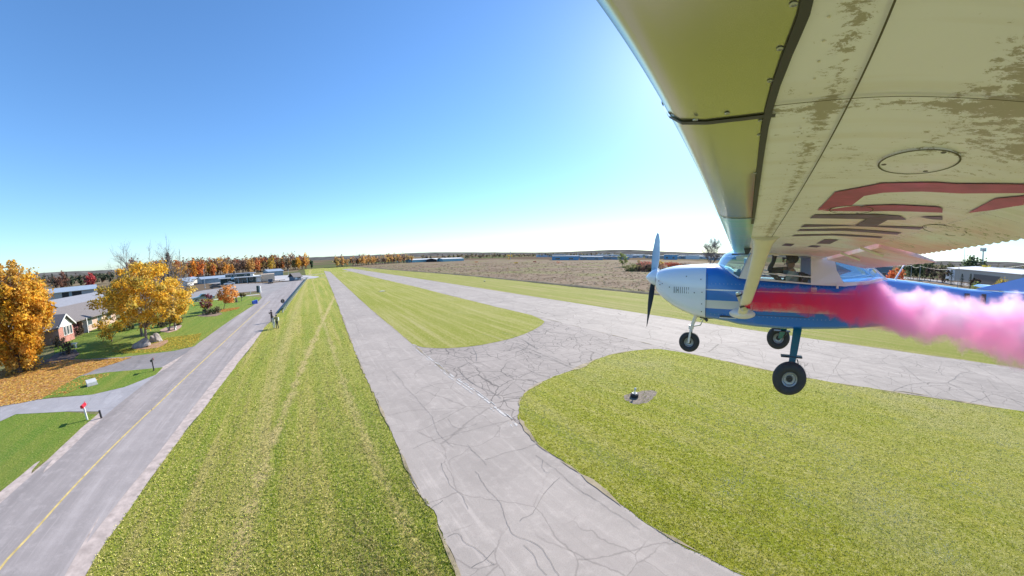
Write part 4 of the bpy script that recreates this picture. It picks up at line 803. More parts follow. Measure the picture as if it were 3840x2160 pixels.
# teal hangars beyond the runway
def teal(label, pa, pb, ptop, dark=False):
    d0 = 430; a = at(pa, d0); b_ = at(pb, d0 * 1.06); h = Bld('teal_hangar', label, (a.x, a.y), (b_.x, b_.y), 'hangar', 'teal hangars beyond the runway'); zt = at(ptop, d0).z - 0; zt = max(zt, 4.5); off = 0
    h.box('wall', 0, h.w, 0, 14, 0, zt * .74, M_dark if dark else M_teal); h.gable('roof', 0, h.w, 0, 14, zt * .74, zt, M_wpaint, .3)
    for k in range(int(h.w / 12)): h.box('hangar_door', 2 + k * 12, 11 + k * 12, -.1, -.01, 0, zt * .6, M_teal)
    return h
teal('nearest low teal hangar with a white roof left of the open bay', ZM((98, 184))[0], ZM((290, 172))[0], ZM((100, 155))[0])
teal('longer teal hangar with a white roof right of the open bay', ZM((345, 169))[0], ZM((514, 163))[0], ZM((345, 146))[0])
teal('dark open bay joining the two teal hangars', ZM((293, 172))[0], ZM((342, 169))[0], ZM((293, 152))[0], True)
# far industrial buildings
def shed(label, x0, x1, d, hh, wallc, roofc, dep=25, y=975):
    a = at((x0, y), d); b_ = at((x1, y), d); h = Bld('industrial_building', label, (a.x, a.y), (b_.x, b_.y), 'building', 'industrial buildings beyond the field')
    h.box('wall', 0, h.w, 0, dep, 0, hh, wallc); h.box('roof', -.3, h.w + .3, -.3, dep + .3, hh + .003, hh + .5, roofc)
    k = max(2, int(h.w / 14))
    for i in range(k): h.win(h.w * (i + .25) / k, h.w * (i + .6) / k, hh * .2, hh * .6)
    return h
M_blue = M('bright_blue_siding', (.12, .30, .46), .5); M_lw = M('pale_cladding', (.60, .61, .62), .6); M_bg = M('blue_grey_cladding', (.22, .29, .35), .6)
shed('long bright blue building at the far edge of the dry field', 2070, 2170, 420, 5, M_blue, M_lw, 30)
shed('low blue-grey building right of the bright blue one', 2175, 2262, 430, 4, M_bg, M_lw, 30)
shed('dark blue-grey building behind the small green tree', 2265, 2360, 460, 3.5, M_bg, M_dark, 30)
for i, (x0, x1, d, hh, wc, rc, lab) in enumerate(((2290, 2410, 700, 5, M_lw, M_wpaint, 'long white-roofed factory on the far right skyline'), (2420, 2475, 620, 5, M_bg, M_lw, 'grey-blue factory behind the red thicket'), (2490, 2540, 520, 7, M_blue, M_wpaint, 'tall pale blue block above the propeller'), (2545, 2610, 600, 5, M_bg, M_wpaint, 'blue-grey factory with a white roof over the cowling'), (2615, 2680, 640, 5, M_lw, M_wpaint, 'pale factory below the tall bare tree'), (2230, 2300, 900, 6, M_lw, M_wpaint, 'farthest pale building left of the factories'), (2700, 2760, 700, 5, M_bg, M_lw, 'grey factory seen through the windscreen'),
                                            (2790, 2860, 420, 5, M_lw, M_wpaint, 'white building seen through the cabin windows'))):
    shed(lab, x0, x1, d, hh, wc, rc)
M_tn = [M('town_white', (.62, .62, .63), .7), M('town_grey', (.30, .34, .38), .7), M('town_tan', (.42, .36, .30), .7)]
rt = random.Random(12)
for i in range(46):
    x = rt.uniform(2040, 2760); d_ = rt.uniform(520, 1250); a = at((x, 965), d_); ang = rt.uniform(-.4, .4) + math.atan2(-a.x, a.y); e_ = empty('town_building', (a.x, a.y, 0), ang, 'small far building in the town on the skyline', 'building', 'far buildings of the town on the skyline')
    w_, h_ = rt.uniform(14, 60), rt.uniform(3.2, 6.4) ; mb = MB(); mb.box((-w_ / 2, 0, 0), (w_ / 2, 14, h_)); mb.build('wall', rt.choice(M_tn), e_); mb = MB(); mb.box((-w_ / 2 - .3, -.3, h_ + .01), (w_ / 2 + .3, 14.3, h_ + .9)); mb.build('roof', M_tn[0] if rt.random() < .7 else M_tn[1], e_)
# ---- far right, behind the tail
shed('slate blue warehouse behind the rear window', 3245, 3345, 190, 6, M('slate_blue_siding', (.11, .16, .20), .6), M_lw, 30, 1020)
A_ = at((3545, 1040), 262); B_ = at((3672, 1040), 236); Wh = Bld('warehouse', 'tan warehouse with a large dark loading door behind the tail', (A_.x, A_.y), (B_.x, B_.y), 'warehouse'); M_tan = M('tan_cladding', (.42, .37, .31), .7)
Wh.box('wall', 0, Wh.w + 30, 0, 40, 0, 6.4, M_tan); Wh.gable('roof', 0, Wh.w + 30, 0, 40, 6.4, 8.2, M_lw, .5); Wh.box('loading_door', Wh.w * .85, Wh.w + 16, -.1, -.02, 0, 4.6, M('brown_door', (.16, .13, .11), .7)); Wh.box('pale_bay', Wh.w * .02, Wh.w * .3, -.1, -.02, 0, 5.6, M_lw)
shed('long white-roofed building on the far right edge', 3690, 3900, 330, 8, M_bg, M_wpaint, 30, 1020)
sheet('east_road', [tuple(at((3330, 1030), 260).xy), tuple(at((3345, 1043), 225).xy), tuple(at((3620, 1070), 205).xy), tuple(at((3900, 1110), 175).xy), tuple(at((3900, 1090), 200).xy), tuple(at((3600, 1055), 235).xy)], .03, M_lot)
EG = []
for i, (x, d_, hh, w_, kind) in enumerate(((3405, 225, 8, 3.2, 'd'), (3425, 228, 8.5, 3.4, 'd'), (3440, 230, 8.5, 3.6, 'd'), (3468, 226, 9, 3.4, 'd'), (3490, 222, 7, 3.2, 'b'), (3515, 218, 7.5, 3.6, 'b'), (3541, 210, 7, 3.0, 'b'), (3568, 200, 7, 2.4, 'c'), (3608, 192, 5.5, 2.2, 'c'), (3640, 190, 6, 2.0, 'c'), (3660, 188, 4, 2.0, 'b'))):
    q_ = at((x, 1040), d_); lab = ['dark green tree just right of the orange one behind the tail', 'second dark tree in the roadside row', 'third dark tree behind the first pole', 'olive dark tree right of the pole', 'brown-leaved tree in the roadside row', 'purple-brown tree in front of the warehouse corner', 'brown tree left of the dense conifer', 'dense dark conifer in front of the pale bay', 'blue-grey conifer left of the loading door', 'narrow dark conifer nearest the loading door', 'low brown bush tree at the warehouse wall'][i]
    if kind == 'c': conifer('roadside_conifer', lab, (q_.x, q_.y), hh, w_, (.05, .075, .055), 90 + i, 'roadside trees behind the tail', 12, 800)
    else: tree('roadside_tree', lab, (q_.x, q_.y), (q_.x, q_.y, hh * .55), (w_, w_, hh * .42), [(.075, .10, .05), (.05, .075, .04)] if kind == 'd' else [(.14, .10, .085), (.11, .10, .06)], 480, .42, .16, 20, 'roadside trees behind the tail', 90 + i, nl=6)
q_ = at((3362, 1030), 150); tree('orange_tree', 'bright orange-red tree beside the tail antenna', (q_.x, q_.y), (q_.x, q_.y, 3.9), (3.2, 3.2, 2.6), [(.62, .16, .06), (.7, .22, .08)], 900, .3, .14, 26, seed=44)
q_ = at((3330, 1000), 200); tree('small_red_tree', 'small red tree at the corner of the slate warehouse', (q_.x, q_.y), (q_.x, q_.y, 5.2), (2, 2, 2), [(.5, .1, .06)], 200, .3, .1, 12, seed=45)
q_ = at((3655, 990), 300); tree('round_tree', 'big round green tree on the right skyline', (q_.x, q_.y), (q_.x, q_.y, 8), (8, 8, 6.5), [(.09, .13, .06), (.07, .10, .05)], 900, .8, .4, 30, seed=46)
q_ = at((3690, 1000), 270); tree('golden_round_tree', 'wide golden green tree below the cell tower', (q_.x, q_.y), (q_.x, q_.y, 5), (9, 7, 4.2), [(.34, .30, .06), (.42, .34, .06)], 700, .7, .3, 26, seed=47)
q_ = at((3780, 1040), 150); tree('golden_bush_tree', 'low golden tree at the right edge above the fin', (q_.x, q_.y), (q_.x, q_.y, 3), (4.2, 4, 2.6), [(.45, .32, .06), (.3, .26, .07)], 700, .35, .2, 24, seed=48)
q_ = at((3665, 1062), 160); shrub('pale green bush in front of the loading door', (q_.x, q_.y), (2.6, 2.6, 1.6), [(.2, .24, .08)], 400, .25, 49)
M_pole = M('weathered_pole', (.36, .34, .31), .8)
PT = []
for i, (x, d_, yt) in enumerate(((3448, 205, 996), (3593, 182, 1002), (3415, 215, 1008))):
    q_ = at((x, 1050), d_); zt = max(7.5, hgt((x, yt), (q_.x, q_.y))); e_ = empty('utility_pole', (q_.x, q_.y, 0), 0, ['wooden utility pole left of the warehouse behind the tail', 'utility pole in front of the warehouse pale bay', 'thin utility pole among the roadside trees'][i], 'utility pole')
    mb = MB(); mb.tube([(0, 0, -.2), (0, 0, zt)], [.17, .12], 8); mb.build('pole', M_pole, e_); mb = MB(); mb.box((-1.1, -.06, zt - .6), (1.1, .06, zt - .45)); mb.build('crossarm', M_pole, e_); PT.append((q_.x, q_.y, zt - .45))
PT.append(tuple(at((3900, 985), 150))); PT.insert(0, tuple(at((3300, 985), 250)))
order = [0, 3, 1, 2, 4]
for i in range(4):
    a, b_ = Vector(PT[order[i]]), Vector(PT[order[i + 1]]); mb = MB()
    for o_ in (-.9, .9): mb.tube([a.lerp(b_, t / 10) + Vector((o_, 0, -4 * (t / 10) * (1 - t / 10) * .9)) for t in range(11)], .028, 4)
    tag(mb.build('power_line', M('wire', (.45, .45, .42), .6)), ['power line reaching the left-hand pole', 'power line between the two leftmost poles', 'power line crossing in front of the warehouse', 'power line leaving to the right edge'][i], 'power line', 'overhead power lines')
q_ = at((3684, 1000), 420); e_ = empty('cell_tower', (q_.x, q_.y, 0), 0, 'tall pale cell tower with an antenna crown on the right', 'tower'); zt = hgt((3686, 932), (q_.x, q_.y)); M_steel = M('galvanised_steel', (.42, .45, .47), .5, .4)
mb = MB(); mb.tube([(0, 0, 0), (0, 0, zt)], [.9, .55], 10); mb.build('mast', M_steel, e_); mb = MB()
for k in range(9): a = k * .7; mb.obox((math.cos(a) * 2.3, math.sin(a) * 2.3), (1, 0), (0, 1), .35, .35, zt - 2.4, zt + .6)
mb.lathe((0, 0, zt - 1.2), (0, 0, 1), [(0, 2.2), (.3, 2.2), (.3, 1.9), (0, 1.9), (0, 2.2)], 12); mb.build('antenna_ring', M_steel, e_)
for x, y0, d_, lab in ((3617, 930, 600, 'thin lattice mast left of the cell tower'), (1500 + 890 / 2.1467, 932, 520, 'lone tall mast above the far hangars')):
    q_ = at((x, 960), d_); mb = MB(); zt = hgt((x, y0), (q_.x, q_.y)); mb.tube([(0, 0, 0), (0, 0, zt)], [.45, .25], 6); o = mb.build('radio_mast', M_steel); o.location = (q_.x, q_.y, 0); tag(o, lab, 'mast')

# ================================================================== ROADSIDE THINGS
def post_box(label, px, hp, colr, kind, rot):
    g = G(px); e_ = empty('mailbox', (g[0], g[1], 0), rot, label, 'mailbox'); mb = MB(); mb.box((-.05, -.05, -.05), (.05, .05, hp)); mb.build('post', kind, e_)
    mb = MB(); mb.grid([[(x, math.cos(a) * .11, hp + .10 + max(-.1, math.sin(a) * .12)) for a in [k * math.pi / 8 for k in range(-2, 11)]] for x in (-.28, .28)], True, True); bx_ = mb.build('box', colr, e_); mb = MB(); mb.box((-.31, -.09, hp + .02), (-.285, .09, hp + .2)); mb.build('door', colr, bx_); mb = MB(); mb.box((.05, -.14, hp + .1), (.09, -.115, hp + .34)); mb.build('flag', M('red_flag', (.5, .03, .03), .5), bx_)
    return e_
post_box('red mailbox on a white post by the concrete driveway', (328, 1575), .86, M('red_enamel', (.55, .015, .03), .35), M_wpaint, 1.75)
post_box('black mailbox on a dark post at the lawn corner', Z1((1240, 1098))[0], .9, M('black_enamel', (.03, .03, .03), .4), M('dark_post', (.06, .05, .045), .8), 1.75)
g = G(Z1((742, 1212))[0]); e_ = empty('utility_box', (g[0], g[1], 0), .7, 'white utility box on the lawn patch between the drives', 'utility box'); mb = MB(); mb.grid([[(-.42, -.3, 0), (.42, -.3, 0), (.42, .3, 0), (-.42, .3, 0)], [(-.42, -.3, .30), (.42, -.3, .30), (.42, .3, .48), (-.42, .3, .48)]], True, True); mb.build('cabinet', M('utility_grey', (.45, .45, .44), .7), e_); mb = MB(); mb.box((-.47, -.35, -.02), (.47, .35, .06)); mb.build('base', M_lot, e_)
g = G(Z1((598, 912))[0]); mb = MB(); mb.box((-.5, -.2, .5), (.5, .2, .62)); mb.box((-.36, -.13, 0), (-.22, .13, .5)); mb.box((.22, -.13, 0), (.36, .13, .5)); o = mb.build('garden_bench', M_wpaint); o.location = (g[0], g[1], 0); tag(o, 'small white stone bench beside the dark planting bed', 'bench')
g = G(Z1((1385, 770))[0]); mb = MB(); mb.box((-.7, -.2, .4), (.7, .2, .5)); mb.box((-.6, -.15, 0), (-.45, .15, .4)); mb.box((.45, -.15, 0), (.6, .15, .4)); o = mb.build('stone_bench', M_wpaint); o.location = (g[0], g[1], 0); tag(o, 'pale bench in the gravel shrub bed', 'bench')
g = G((381, 1569)); mb = MB(); mb.box((-.05, -.05, 0), (.05, .05, .55)); o = mb.build('marker_post', M_dark); o.location = (g[0], g[1], 0); tag(o, 'short dark marker post at the driveway corner', 'post')
g = G(Z1((2033, 560))[0]); e_ = empty('recycling_bin', (g[0], g[1], 0), .6, 'blue recycling bin lying on the grass verge', 'bin'); mb = MB(); mb.grid([[(0, -.3, .02), (0, .3, .02), (0, .3, .65), (0, -.3, .65)], [(1.05, -.38, .02), (1.05, .38, .02), (1.05, .38, .8), (1.05, -.38, .8)]], True, True); mb.build('body', M('blue_plastic', (.03, .09, .45), .4), e_); mb = MB(); mb.box((1.06, -.42, 0), (1.13, .42, .85)); mb.build('lid', M('pale_blue_lid', (.45, .6, .8), .4), e_)
g = G(Z1((2085, 465))[0]); e_ = empty('fuel_cabinet', (g[0], g[1], 0), 0, 'dark and white equipment cabinet at the car park corner', 'cabinet'); mb = MB(); mb.box((-.6, -.5, 0), (.1, .5, 2.0)); mb.build('cabinet', M_dgreen, e_); mb = MB(); mb.box((.12, -.5, 0), (.6, .5, 1.9)); mb.build('panel', M_wpaint, e_)
g = G(Z1((2018, 480))[0]); mb = MB(); mb.box((-.08, -.08, 0), (.08, .08, 1.0)); o = mb.build('bollard', M_wpaint); o.location = (g[0], g[1], 0); tag(o, 'short white bollard on the grass by the car park', 'bollard')
# brown road sign seen from behind
g = G((1062, 1152)); e_ = empty('road_sign', (g[0], g[1], 0), .25, 'road sign seen from behind at the near end of the guard rail', 'sign'); zt = hgt((1058, 1123), g); mb = MB(); mb.tube([(0, 0, 0), (0, 0, zt)], .035, 6); mb.build('post', M_steel, e_); mb = MB()
mb.lathe((0, .0, zt - .32), (0, 1, 0), [(-.01, .0), (-.01, .42), (.01, .42), (.01, .0)], 8); mb.build('panel', M('brown_sign_back', (.16, .10, .08), .6), e_)
# guard rail: dark timber top with white posts
rA = G(ZF((1960, 950))[0]); rB = G(ZF((2350, 412))[0]); ra, rb = Vector(rA), Vector(rB); Ln = (rb - ra).length; dr = (rb - ra) / Ln; e_ = empty('guard_rail', (ra.x, ra.y, 0), math.atan2(dr.y, dr.x), 'long low guard rail with dark top and white posts beside the road', 'guard rail')
mb = MB(); mb.box((0, -.16, .62), (Ln, .16, .78)); mb.box((0, .12, .36), (Ln, .17, .61)); mb.build('rail', M('dark_green_timber', (.025, .05, .035), .7), e_)
k = 0; x = .4
postm = MB(); postm.box((-.12, -.10, 0), (.12, .10, .615)); pp = postm.build('post', M_wpaint, e_); pp.location = (.4, -.02, 0)
while x + 2.4 < Ln and k < 60:
    x += 2.4; q_ = pp.copy(); q_.location = (x, -.02, 0); scene.collection.objects.link(q_); k += 1
# parking rails
for i, (a, b_, lab) in enumerate((((1405, 492), (1760, 462), 'long low timber parking rail left of the black car'), ((1800, 458), (2000, 440), 'low timber parking rail right of the black car'), ((2125, 437), (2150, 434), 'short parking rail beside the kiosk'), ((2270, 415), (2370, 404), 'low rail behind the kiosk'))):
    ga, gb = Vector(G(ZF(a)[0])), Vector(G(ZF(b_)[0])); Ln = (gb - ga).length; d_ = (gb - ga) / Ln; e_ = empty('parking_rail', (ga.x, ga.y, 0), math.atan2(d_.y, d_.x), lab, 'rail', 'parking rails'); mb = MB(); mb.box((0, -.12, .42), (Ln, .12, .62)); mb.build('rail', M_pole if 0 else M('brown_timber', (.12, .10, .09), .8), e_)
    for k in range(int(Ln / 3) + 1): mb = MB(); mb.box((k * 3.0, -.08, 0), (k * 3.0 + .2, .08, .418)); mb.build('post', M_dark, e_)
# light and flag poles
for x, y0, y1, lab in ((720, 555, 255, 'tall thin pole in front of the long hangar'), (2055, 380, 250, 'white pole beside the kiosk')):
    g = G(ZF((x, y0))[0]); zt = hgt(ZF((x - 15, y1))[0], g); mb = MB(); mb.tube([(0, 0, 0), (0, 0, zt)], [.10, .05], 8); mb.lathe((0, 0, zt), (0, 0, 1), [(0, .0), (.0, .1), (.1, .1), (.16, 0)], 8); mb.box((-.25, -.25, 0), (.25, .25, .25)); o = mb.build('light_pole', M_steel); o.location = (g[0], g[1], 0); tag(o, lab, 'pole')

# vehicles
M_glassd = M('car_glass', (.03, .035, .04), .1, spec=.8); M_tyre = M('tyre_rubber', (.022, .022, .023), .75, var=.2, vs=10); M_rim = M('alloy', (.45, .46, .47), .35, .7)
def vehicle(name, label, g, rz, kind, paint, cat):
    e_ = empty(name, (g[0], g[1], 0), rz, label, cat); mt_ = M(name + '_paint', paint, .3, .2, var=.03, coat=.5)
    if kind == 'pickup': prof = [(-2.75, .55), (-2.75, 1.0), (-1.0, 1.02), (-.9, 1.08), (-.6, 1.75), (.45, 1.78), (1.15, 1.15), (2.6, 1.02), (2.75, .8), (2.75, .45), (-2.7, .4)]; gl = [(-.78, 1.12), (-.5, 1.66), (.4, 1.69), (.98, 1.14)]; Wd = .98; ax = (-1.75, 1.8)
    elif kind == 'suv': prof = [(-2.3, .5), (-2.35, 1.1), (-2.05, 1.7), (.3, 1.75), (1.05, 1.12), (2.2, .98), (2.35, .7), (2.3, .4), (-2.3, .38)]; gl = [(-2.0, 1.15), (-1.85, 1.6), (.25, 1.64), (.85, 1.15)]; Wd = .92; ax = (-1.4, 1.45)
    else: prof = [(-2.3, .5), (-2.3, .95), (-1.5, 1.02), (-.9, 1.42), (.3, 1.43), (1.05, .98), (2.15, .85), (2.3, .6), (2.25, .35), (-2.25, .35)]; gl = [(-1.3, 1.03), (-.85, 1.34), (.25, 1.35), (.85, 1.0)]; Wd = .88; ax = (-1.4, 1.4)
    mb = MB(); rows = []
    for y, s_ in ((-Wd, .94), (-Wd * .96, 1), (Wd * .96, 1), (Wd, .94)): rows.append([(x, y, .5 + (z - .5) * s_) for x, z in prof])
    mb.grid(rows, True, True); mb.build('body', mt_, e_)
    for s_ in (-1, 1):
        mb = MB(); mb.grid([[(x, s_ * (Wd - .01), z) for x, z in gl], [(x, s_ * (Wd + .012), z) for x, z in gl]], True, True); mb.build('side_window', M_glassd, e_)
    x0, z0_ = gl[-2]; x1_, z1__ = gl[-1]; mb = MB(); mb.grid([[(x0 + .1, -Wd * .85, z0_), (x1_ + .12, -Wd * .88, z1__), (x1_ + .18, -Wd * .88, z1__), (x0 + .15, -Wd * .85, z0_ + .02)], [(x0 + .1, Wd * .85, z0_), (x1_ + .12, Wd * .88, z1__), (x1_ + .18, Wd * .88, z1__), (x0 + .15, Wd * .85, z0_ + .02)]], True, True); mb.build('windscreen', M_glassd, e_)
    for s_ in (-1, 1):
        for a in ax:
            mb = MB(); mb.lathe((a, s_ * (Wd - .2), .36), (0, s_, 0), [(0, .0), (0, .36), (.2, .36), (.22, .32), (.22, .2), (.2, .2)], 16); w_ = mb.build('wheel', M_tyre, e_); mb = MB(); mb.lathe((a, s_ * (Wd - .2), .36), (0, s_, 0), [(.15, .2), (.19, .21), (.2, .06), (.18, 0)], 16); mb.build('rim', M_rim, w_)
        mb = MB(); mb.box((prof[-3][0] - .05, s_ * Wd * .72 - .16, .66), (prof[-3][0] + .03, s_ * Wd * .72 + .16, .84)); mb.build('headlight', M_wpaint, e_)
    return e_
vehicle('pickup_truck', 'grey pickup truck parked on the path behind the purple tree', G(ZF((700, 755))[0]), R_(205), 'pickup', (.22, .24, .24), 'pickup')
vehicle('parked_car', 'dark car parked at the left end of the car park', G(ZF((895, 560))[0]), R_(15), 'car', (.04, .045, .05), 'car')
vehicle('parked_car', 'white car parked in front of the terminal', G(ZF((1110, 508))[0]), R_(200), 'car', (.6, .62, .63), 'car')
vehicle('parked_suv', 'black car parked at the timber parking rail', G(ZF((1770, 480))[0]), R_(275), 'suv', (.03, .03, .035), 'car')

# airfield furniture
def fixture(label, px, r, hh, cat, mat=None, head=True):
    g = G(px); e_ = empty('runway_light', (g[0], g[1], 0), 0, label, cat); mb = MB(); mb.lathe((0, 0, 0), (0, 0, 1), [(0, 0), (0, r), (hh * .45, r), (hh * .5, r * .8), (hh * .5, 0)], 16); mb.build('base', mat or M_dark, e_)
    mb = MB(); mb.lathe((0, 0, 0), (0, 0, 1), [(hh * .5, r * .6), (hh * .56, r * .62), (hh * .56, r * .45), (hh * .5, r * .4)], 16); mb.build('collar', M_wpaint, e_)
    mb = MB(); mb.tube([(0, 0, hh * .45), (.02, 0, hh)], [r * .14, r * .12], 8); mb.lathe((.02, 0, hh), (0, 0, 1), [(0, r * .1), (.02, r * .3), (.1, r * .28), (.14, 0)], 12); mb.build('lamp', M_wpaint, e_); return e_
fixture('white lamp on a black base in a bare patch of grass', ZC((530, 335))[0], .26, .52, 'runway light')
px0 = ZC((560, 338))[0]; gp = G(px0); sheet('bare_patch', wobble([(gp[0] + math.cos(a) * 1.35 + .2 * math.cos(2 * a), gp[1] + math.sin(a) * .75) for a in [k * math.pi / 16 for k in range(32)]], .25, .22, 51), .042, M('bare_earth', (.19, .15, .115), .95, var=.4, vs=5, bm=.8))
g = G(ZD((1570, 517))[0]); e_ = empty('ground_marker', (g[0], g[1], 0), .3, 'flat white marker plate lying in the grass island', 'marker'); mb = MB(); mb.box((-.6, -.35, .04), (.6, .35, .12)); mb.build('plate', M_wpaint, e_); mb = MB(); mb.box((-1.5, -.6, .035), (.9, -.3, .06)); mb.build('rod', M_dark, e_)
fixture('small white runway marker on the far side of the runway', ZM((680, 335))[0], .3, .3, 'marker')
g = G(ZD((1785, 150))[0]); e_ = empty('windsock', (g[0], g[1], 0), 0, 'small white windsock near the far runway end', 'windsock'); mb = MB(); mb.tube([(0, 0, 0), (0, 0, 3.4)], .08, 6); mb.build('pole', M_steel, e_); mb = MB(); mb.tube([(0, 0, 3.3), (-1.6, .4, 2.7)], [.4, .18], 10); mb.build('sock', M_wpaint, e_)

# people on the verge
def figure(name, label, g, rz, h, skin, top, trousers, hair, arms='down', shoes=(.05, .05, .05), bag=None):
    e_ = empty(name, (g[0], g[1], 0), rz, label, 'person'); s_ = h / 1.75
    J = {'pel': (0, 0, .95, .14), 'sp': (0, 0, 1.15, .135), 'ch': (0, 0, 1.36, .15), 'nk': (0, 0, 1.50, .06), 'hd0': (0, .02, 1.58, .085), 'hd': (0, .02, 1.67, .10)}
    Eg = [('pel', 'sp'), ('sp', 'ch'), ('ch', 'nk'), ('nk', 'hd0'), ('hd0', 'hd')]
    for q, n_ in ((-1, 'l'), (1, 'r')):
        J['hp' + n_] = (q * .10, 0, .90, .105); J['kn' + n_] = (q * .12, .03, .50, .07); J['an' + n_] = (q * .14, 0, .09, .05); J['to' + n_] = (q * .15, .15, .045, .04)
        Eg += [('pel', 'hp' + n_), ('hp' + n_, 'kn' + n_), ('kn' + n_, 'an' + n_), ('an' + n_, 'to' + n_)]
        J['sh' + n_] = (q * .19, 0, 1.42, .065)
        if arms == 'up': J['el' + n_] = (q * .30, .16, 1.22, .048); J['wr' + n_] = (q * .13, .30, 1.48, .034); J['ha' + n_] = (q * .08, .32, 1.56, .04)
        else: J['el' + n_] = (q * .27, -.02, 1.14, .048); J['wr' + n_] = (q * .28, .06, .88, .034); J['ha' + n_] = (q * .28, .09, .79, .038)
        Eg += [('ch', 'sh' + n_), ('sh' + n_, 'el' + n_), ('el' + n_, 'wr' + n_), ('wr' + n_, 'ha' + n_)]
    ks = list(J); me = bpy.data.meshes.new('body'); me.from_pydata([tuple(c * s_ for c in J[k][:3]) for k in ks], [(ks.index(a), ks.index(b_)) for a, b_ in Eg], [])
    o = bpy.data.objects.new('body', me); scene.collection.objects.link(o); o.parent = e_
    md = o.modifiers.new('skin', 'SKIN'); sk = me.skin_vertices[0].data if me.skin_vertices else None
    if sk is None:
        bm = bmesh.new(); bm.from_mesh(me); lay = bm.verts.layers.skin.verify(); bm.to_mesh(me); bm.free(); sk = me.skin_vertices[0].data
    for i, k in enumerate(ks): sk[i].radius = (J[k][3] * s_, J[k][3] * s_); sk[i].use_root = (k == 'pel')
    ss = o.modifiers.new('sub', 'SUBSURF'); ss.levels = 2; ss.render_levels = 2; md.use_smooth_shade = True
    mt, nt, b = newmat('clothed_body'); tc = N(nt, 'ShaderNodeTexCoord'); sp = N(nt, 'ShaderNodeSeparateXYZ'); L(nt, tc.outputs['Object'], sp.inputs[0])
    zc = sp.outputs[2]; c_ = mix(nt, math_(nt, 'GREATER_THAN', zc, .98 * s_), trousers, top); c_ = mix(nt, math_(nt, 'GREATER_THAN', zc, 1.525 * s_), c_, skin); c_ = mix(nt, math_(nt, 'LESS_THAN', zc, .10 * s_), c_, shoes)
    L(nt, c_, b.inputs['Base Color']); b.inputs['Roughness'].default_value = .85; me.materials.append(mt)
    mb = MB(); mb.lathe((0, -.01 * s_, 1.70 * s_), (0, 0, 1), [(-.1 * s_, .095 * s_), (-.02 * s_, .122 * s_), (.05 * s_, .108 * s_), (.09 * s_, .06 * s_), (.105 * s_, 0)], 14); mb.build('hair', M('hair', hair, .8), e_, True)
    if bag: mb = MB(); mb.box((-.17 * s_, -.32 * s_, 1.0 * s_), (.17 * s_, -.14 * s_, 1.42 * s_)); mb.build('backpack', M('bag', bag, .7), e_)
    return e_
figure('person', 'person in dark clothes standing at the road edge beyond the other two', G((1021, 1208)), 2.4, 1.80, (.4, .25, .2), (.05, .035, .04), (.035, .03, .035), (.04, .03, .03), 'up')
figure('person', 'person in black trousers and a white-hemmed green top on the verge', G((1041, 1232)), 2.6, 1.84, (.45, .3, .22), (.16, .17, .08), (.03, .035, .04), (.05, .05, .03), 'up', bag=(.6, .62, .6))
figure('person', 'person in pale grey trousers beside the one in black trousers', G((1029, 1231)), 2.5, 1.66, (.5, .35, .28), (.52, .50, .42), (.38, .42, .45), (.30, .24, .14))

# ================================================================== THE AEROPLANE (built in its own frame: x forward, y left, z up)
AP = bpy.data.objects.new('aeroplane', None); scene.collection.objects.link(AP); AP.empty_display_size = 1
Mw = Matrix([list(BWm[i]) for i in range(3)]).to_4x4(); Mw.translation = Vector((0, 0, CAMH)) - Vector(BWm @ np.array(CB)); AP.matrix_world = Mw
tag(AP, 'small blue and white high-wing aeroplane flying low with its left wing overhead', 'aeroplane')

def paint_mat(name, base, stripes=None, rough=.3, dirt=.1, chips=None, coat=.3, metal=0):
    mt, nt, b = newmat(name); tc = N(nt, 'ShaderNodeTexCoord'); sp = N(nt, 'ShaderNodeSeparateXYZ'); L(nt, tc.outputs['Object'], sp.inputs[0])
    n = noise(nt, 2.2, 5, .65); c = mix(nt, ramp(nt, n, [(.35, 0), (.7, dirt)]), base, tuple(x * .6 for x in base)); rg = None
    if stripes:
        for z0, z1, slope, x1, colr in stripes:      # painted bands between two heights
            zz_ = math_(nt, 'MULTIPLY_ADD', sp.outputs[0], slope, sp.outputs[2])
            f = math_(nt, 'MULTIPLY', math_(nt, 'GREATER_THAN', zz_, z0), math_(nt, 'LESS_THAN', zz_, z1)); f = math_(nt, 'MULTIPLY', f, math_(nt, 'LESS_THAN', sp.outputs[0], x1)); c = mix(nt, f, c, colr)
    L(nt, c, b.inputs['Base Color']); b.inputs['Roughness'].default_value = rough; b.inputs['Coat Weight'].default_value = coat; b.inputs['Coat Roughness'].default_value = .06; b.inputs['Metallic'].default_value = metal
    return mt
WHT = (.66, .68, .72); BLU = (.01, .165, .58)
P_cowl = paint_mat('cowl_white', (.74, .78, .86), rough=.25, coat=.8)
P_blue = paint_mat('fuselage_blue', BLU, [(-.085, -.066, 0, 5, (.7, .72, .75)), (-.36, -.235, 0, 5, (.62, .62, .60))], rough=.28, coat=.7, dirt=.25)
P_tail = paint_mat('tail_blue_sheen', (.17, .33, .68), None, rough=.3, coat=.7)  # lighter than the fuselage blue: its reflection is put into the paint colour
P_white = paint_mat('cabin_white', (.78, .73, .70), rough=.4); P_cream = paint_mat('strut_cream', (.80, .74, .62), rough=.45, dirt=.35)
P_teal = paint_mat('gear_leg_teal', (.01, .16, .19), rough=.35); P_metal = M('bare_metal', (.55, .56, .57), .3, .85, var=.1, vs=8); P_dkm = M('dark_metal', (.07, .07, .075), .4, .6)
P_rubber = M('aircraft_tyre', (.032, .032, .036), .7, var=.15, vs=14); P_seal = M('dark_rubber_seal', (.06, .06, .06), .6); P_blade = M('propeller_black', (.02, .02, .022), .65, spec=.2)
P_bladeb = M('propeller_back', (.38, .50, .56), .5)
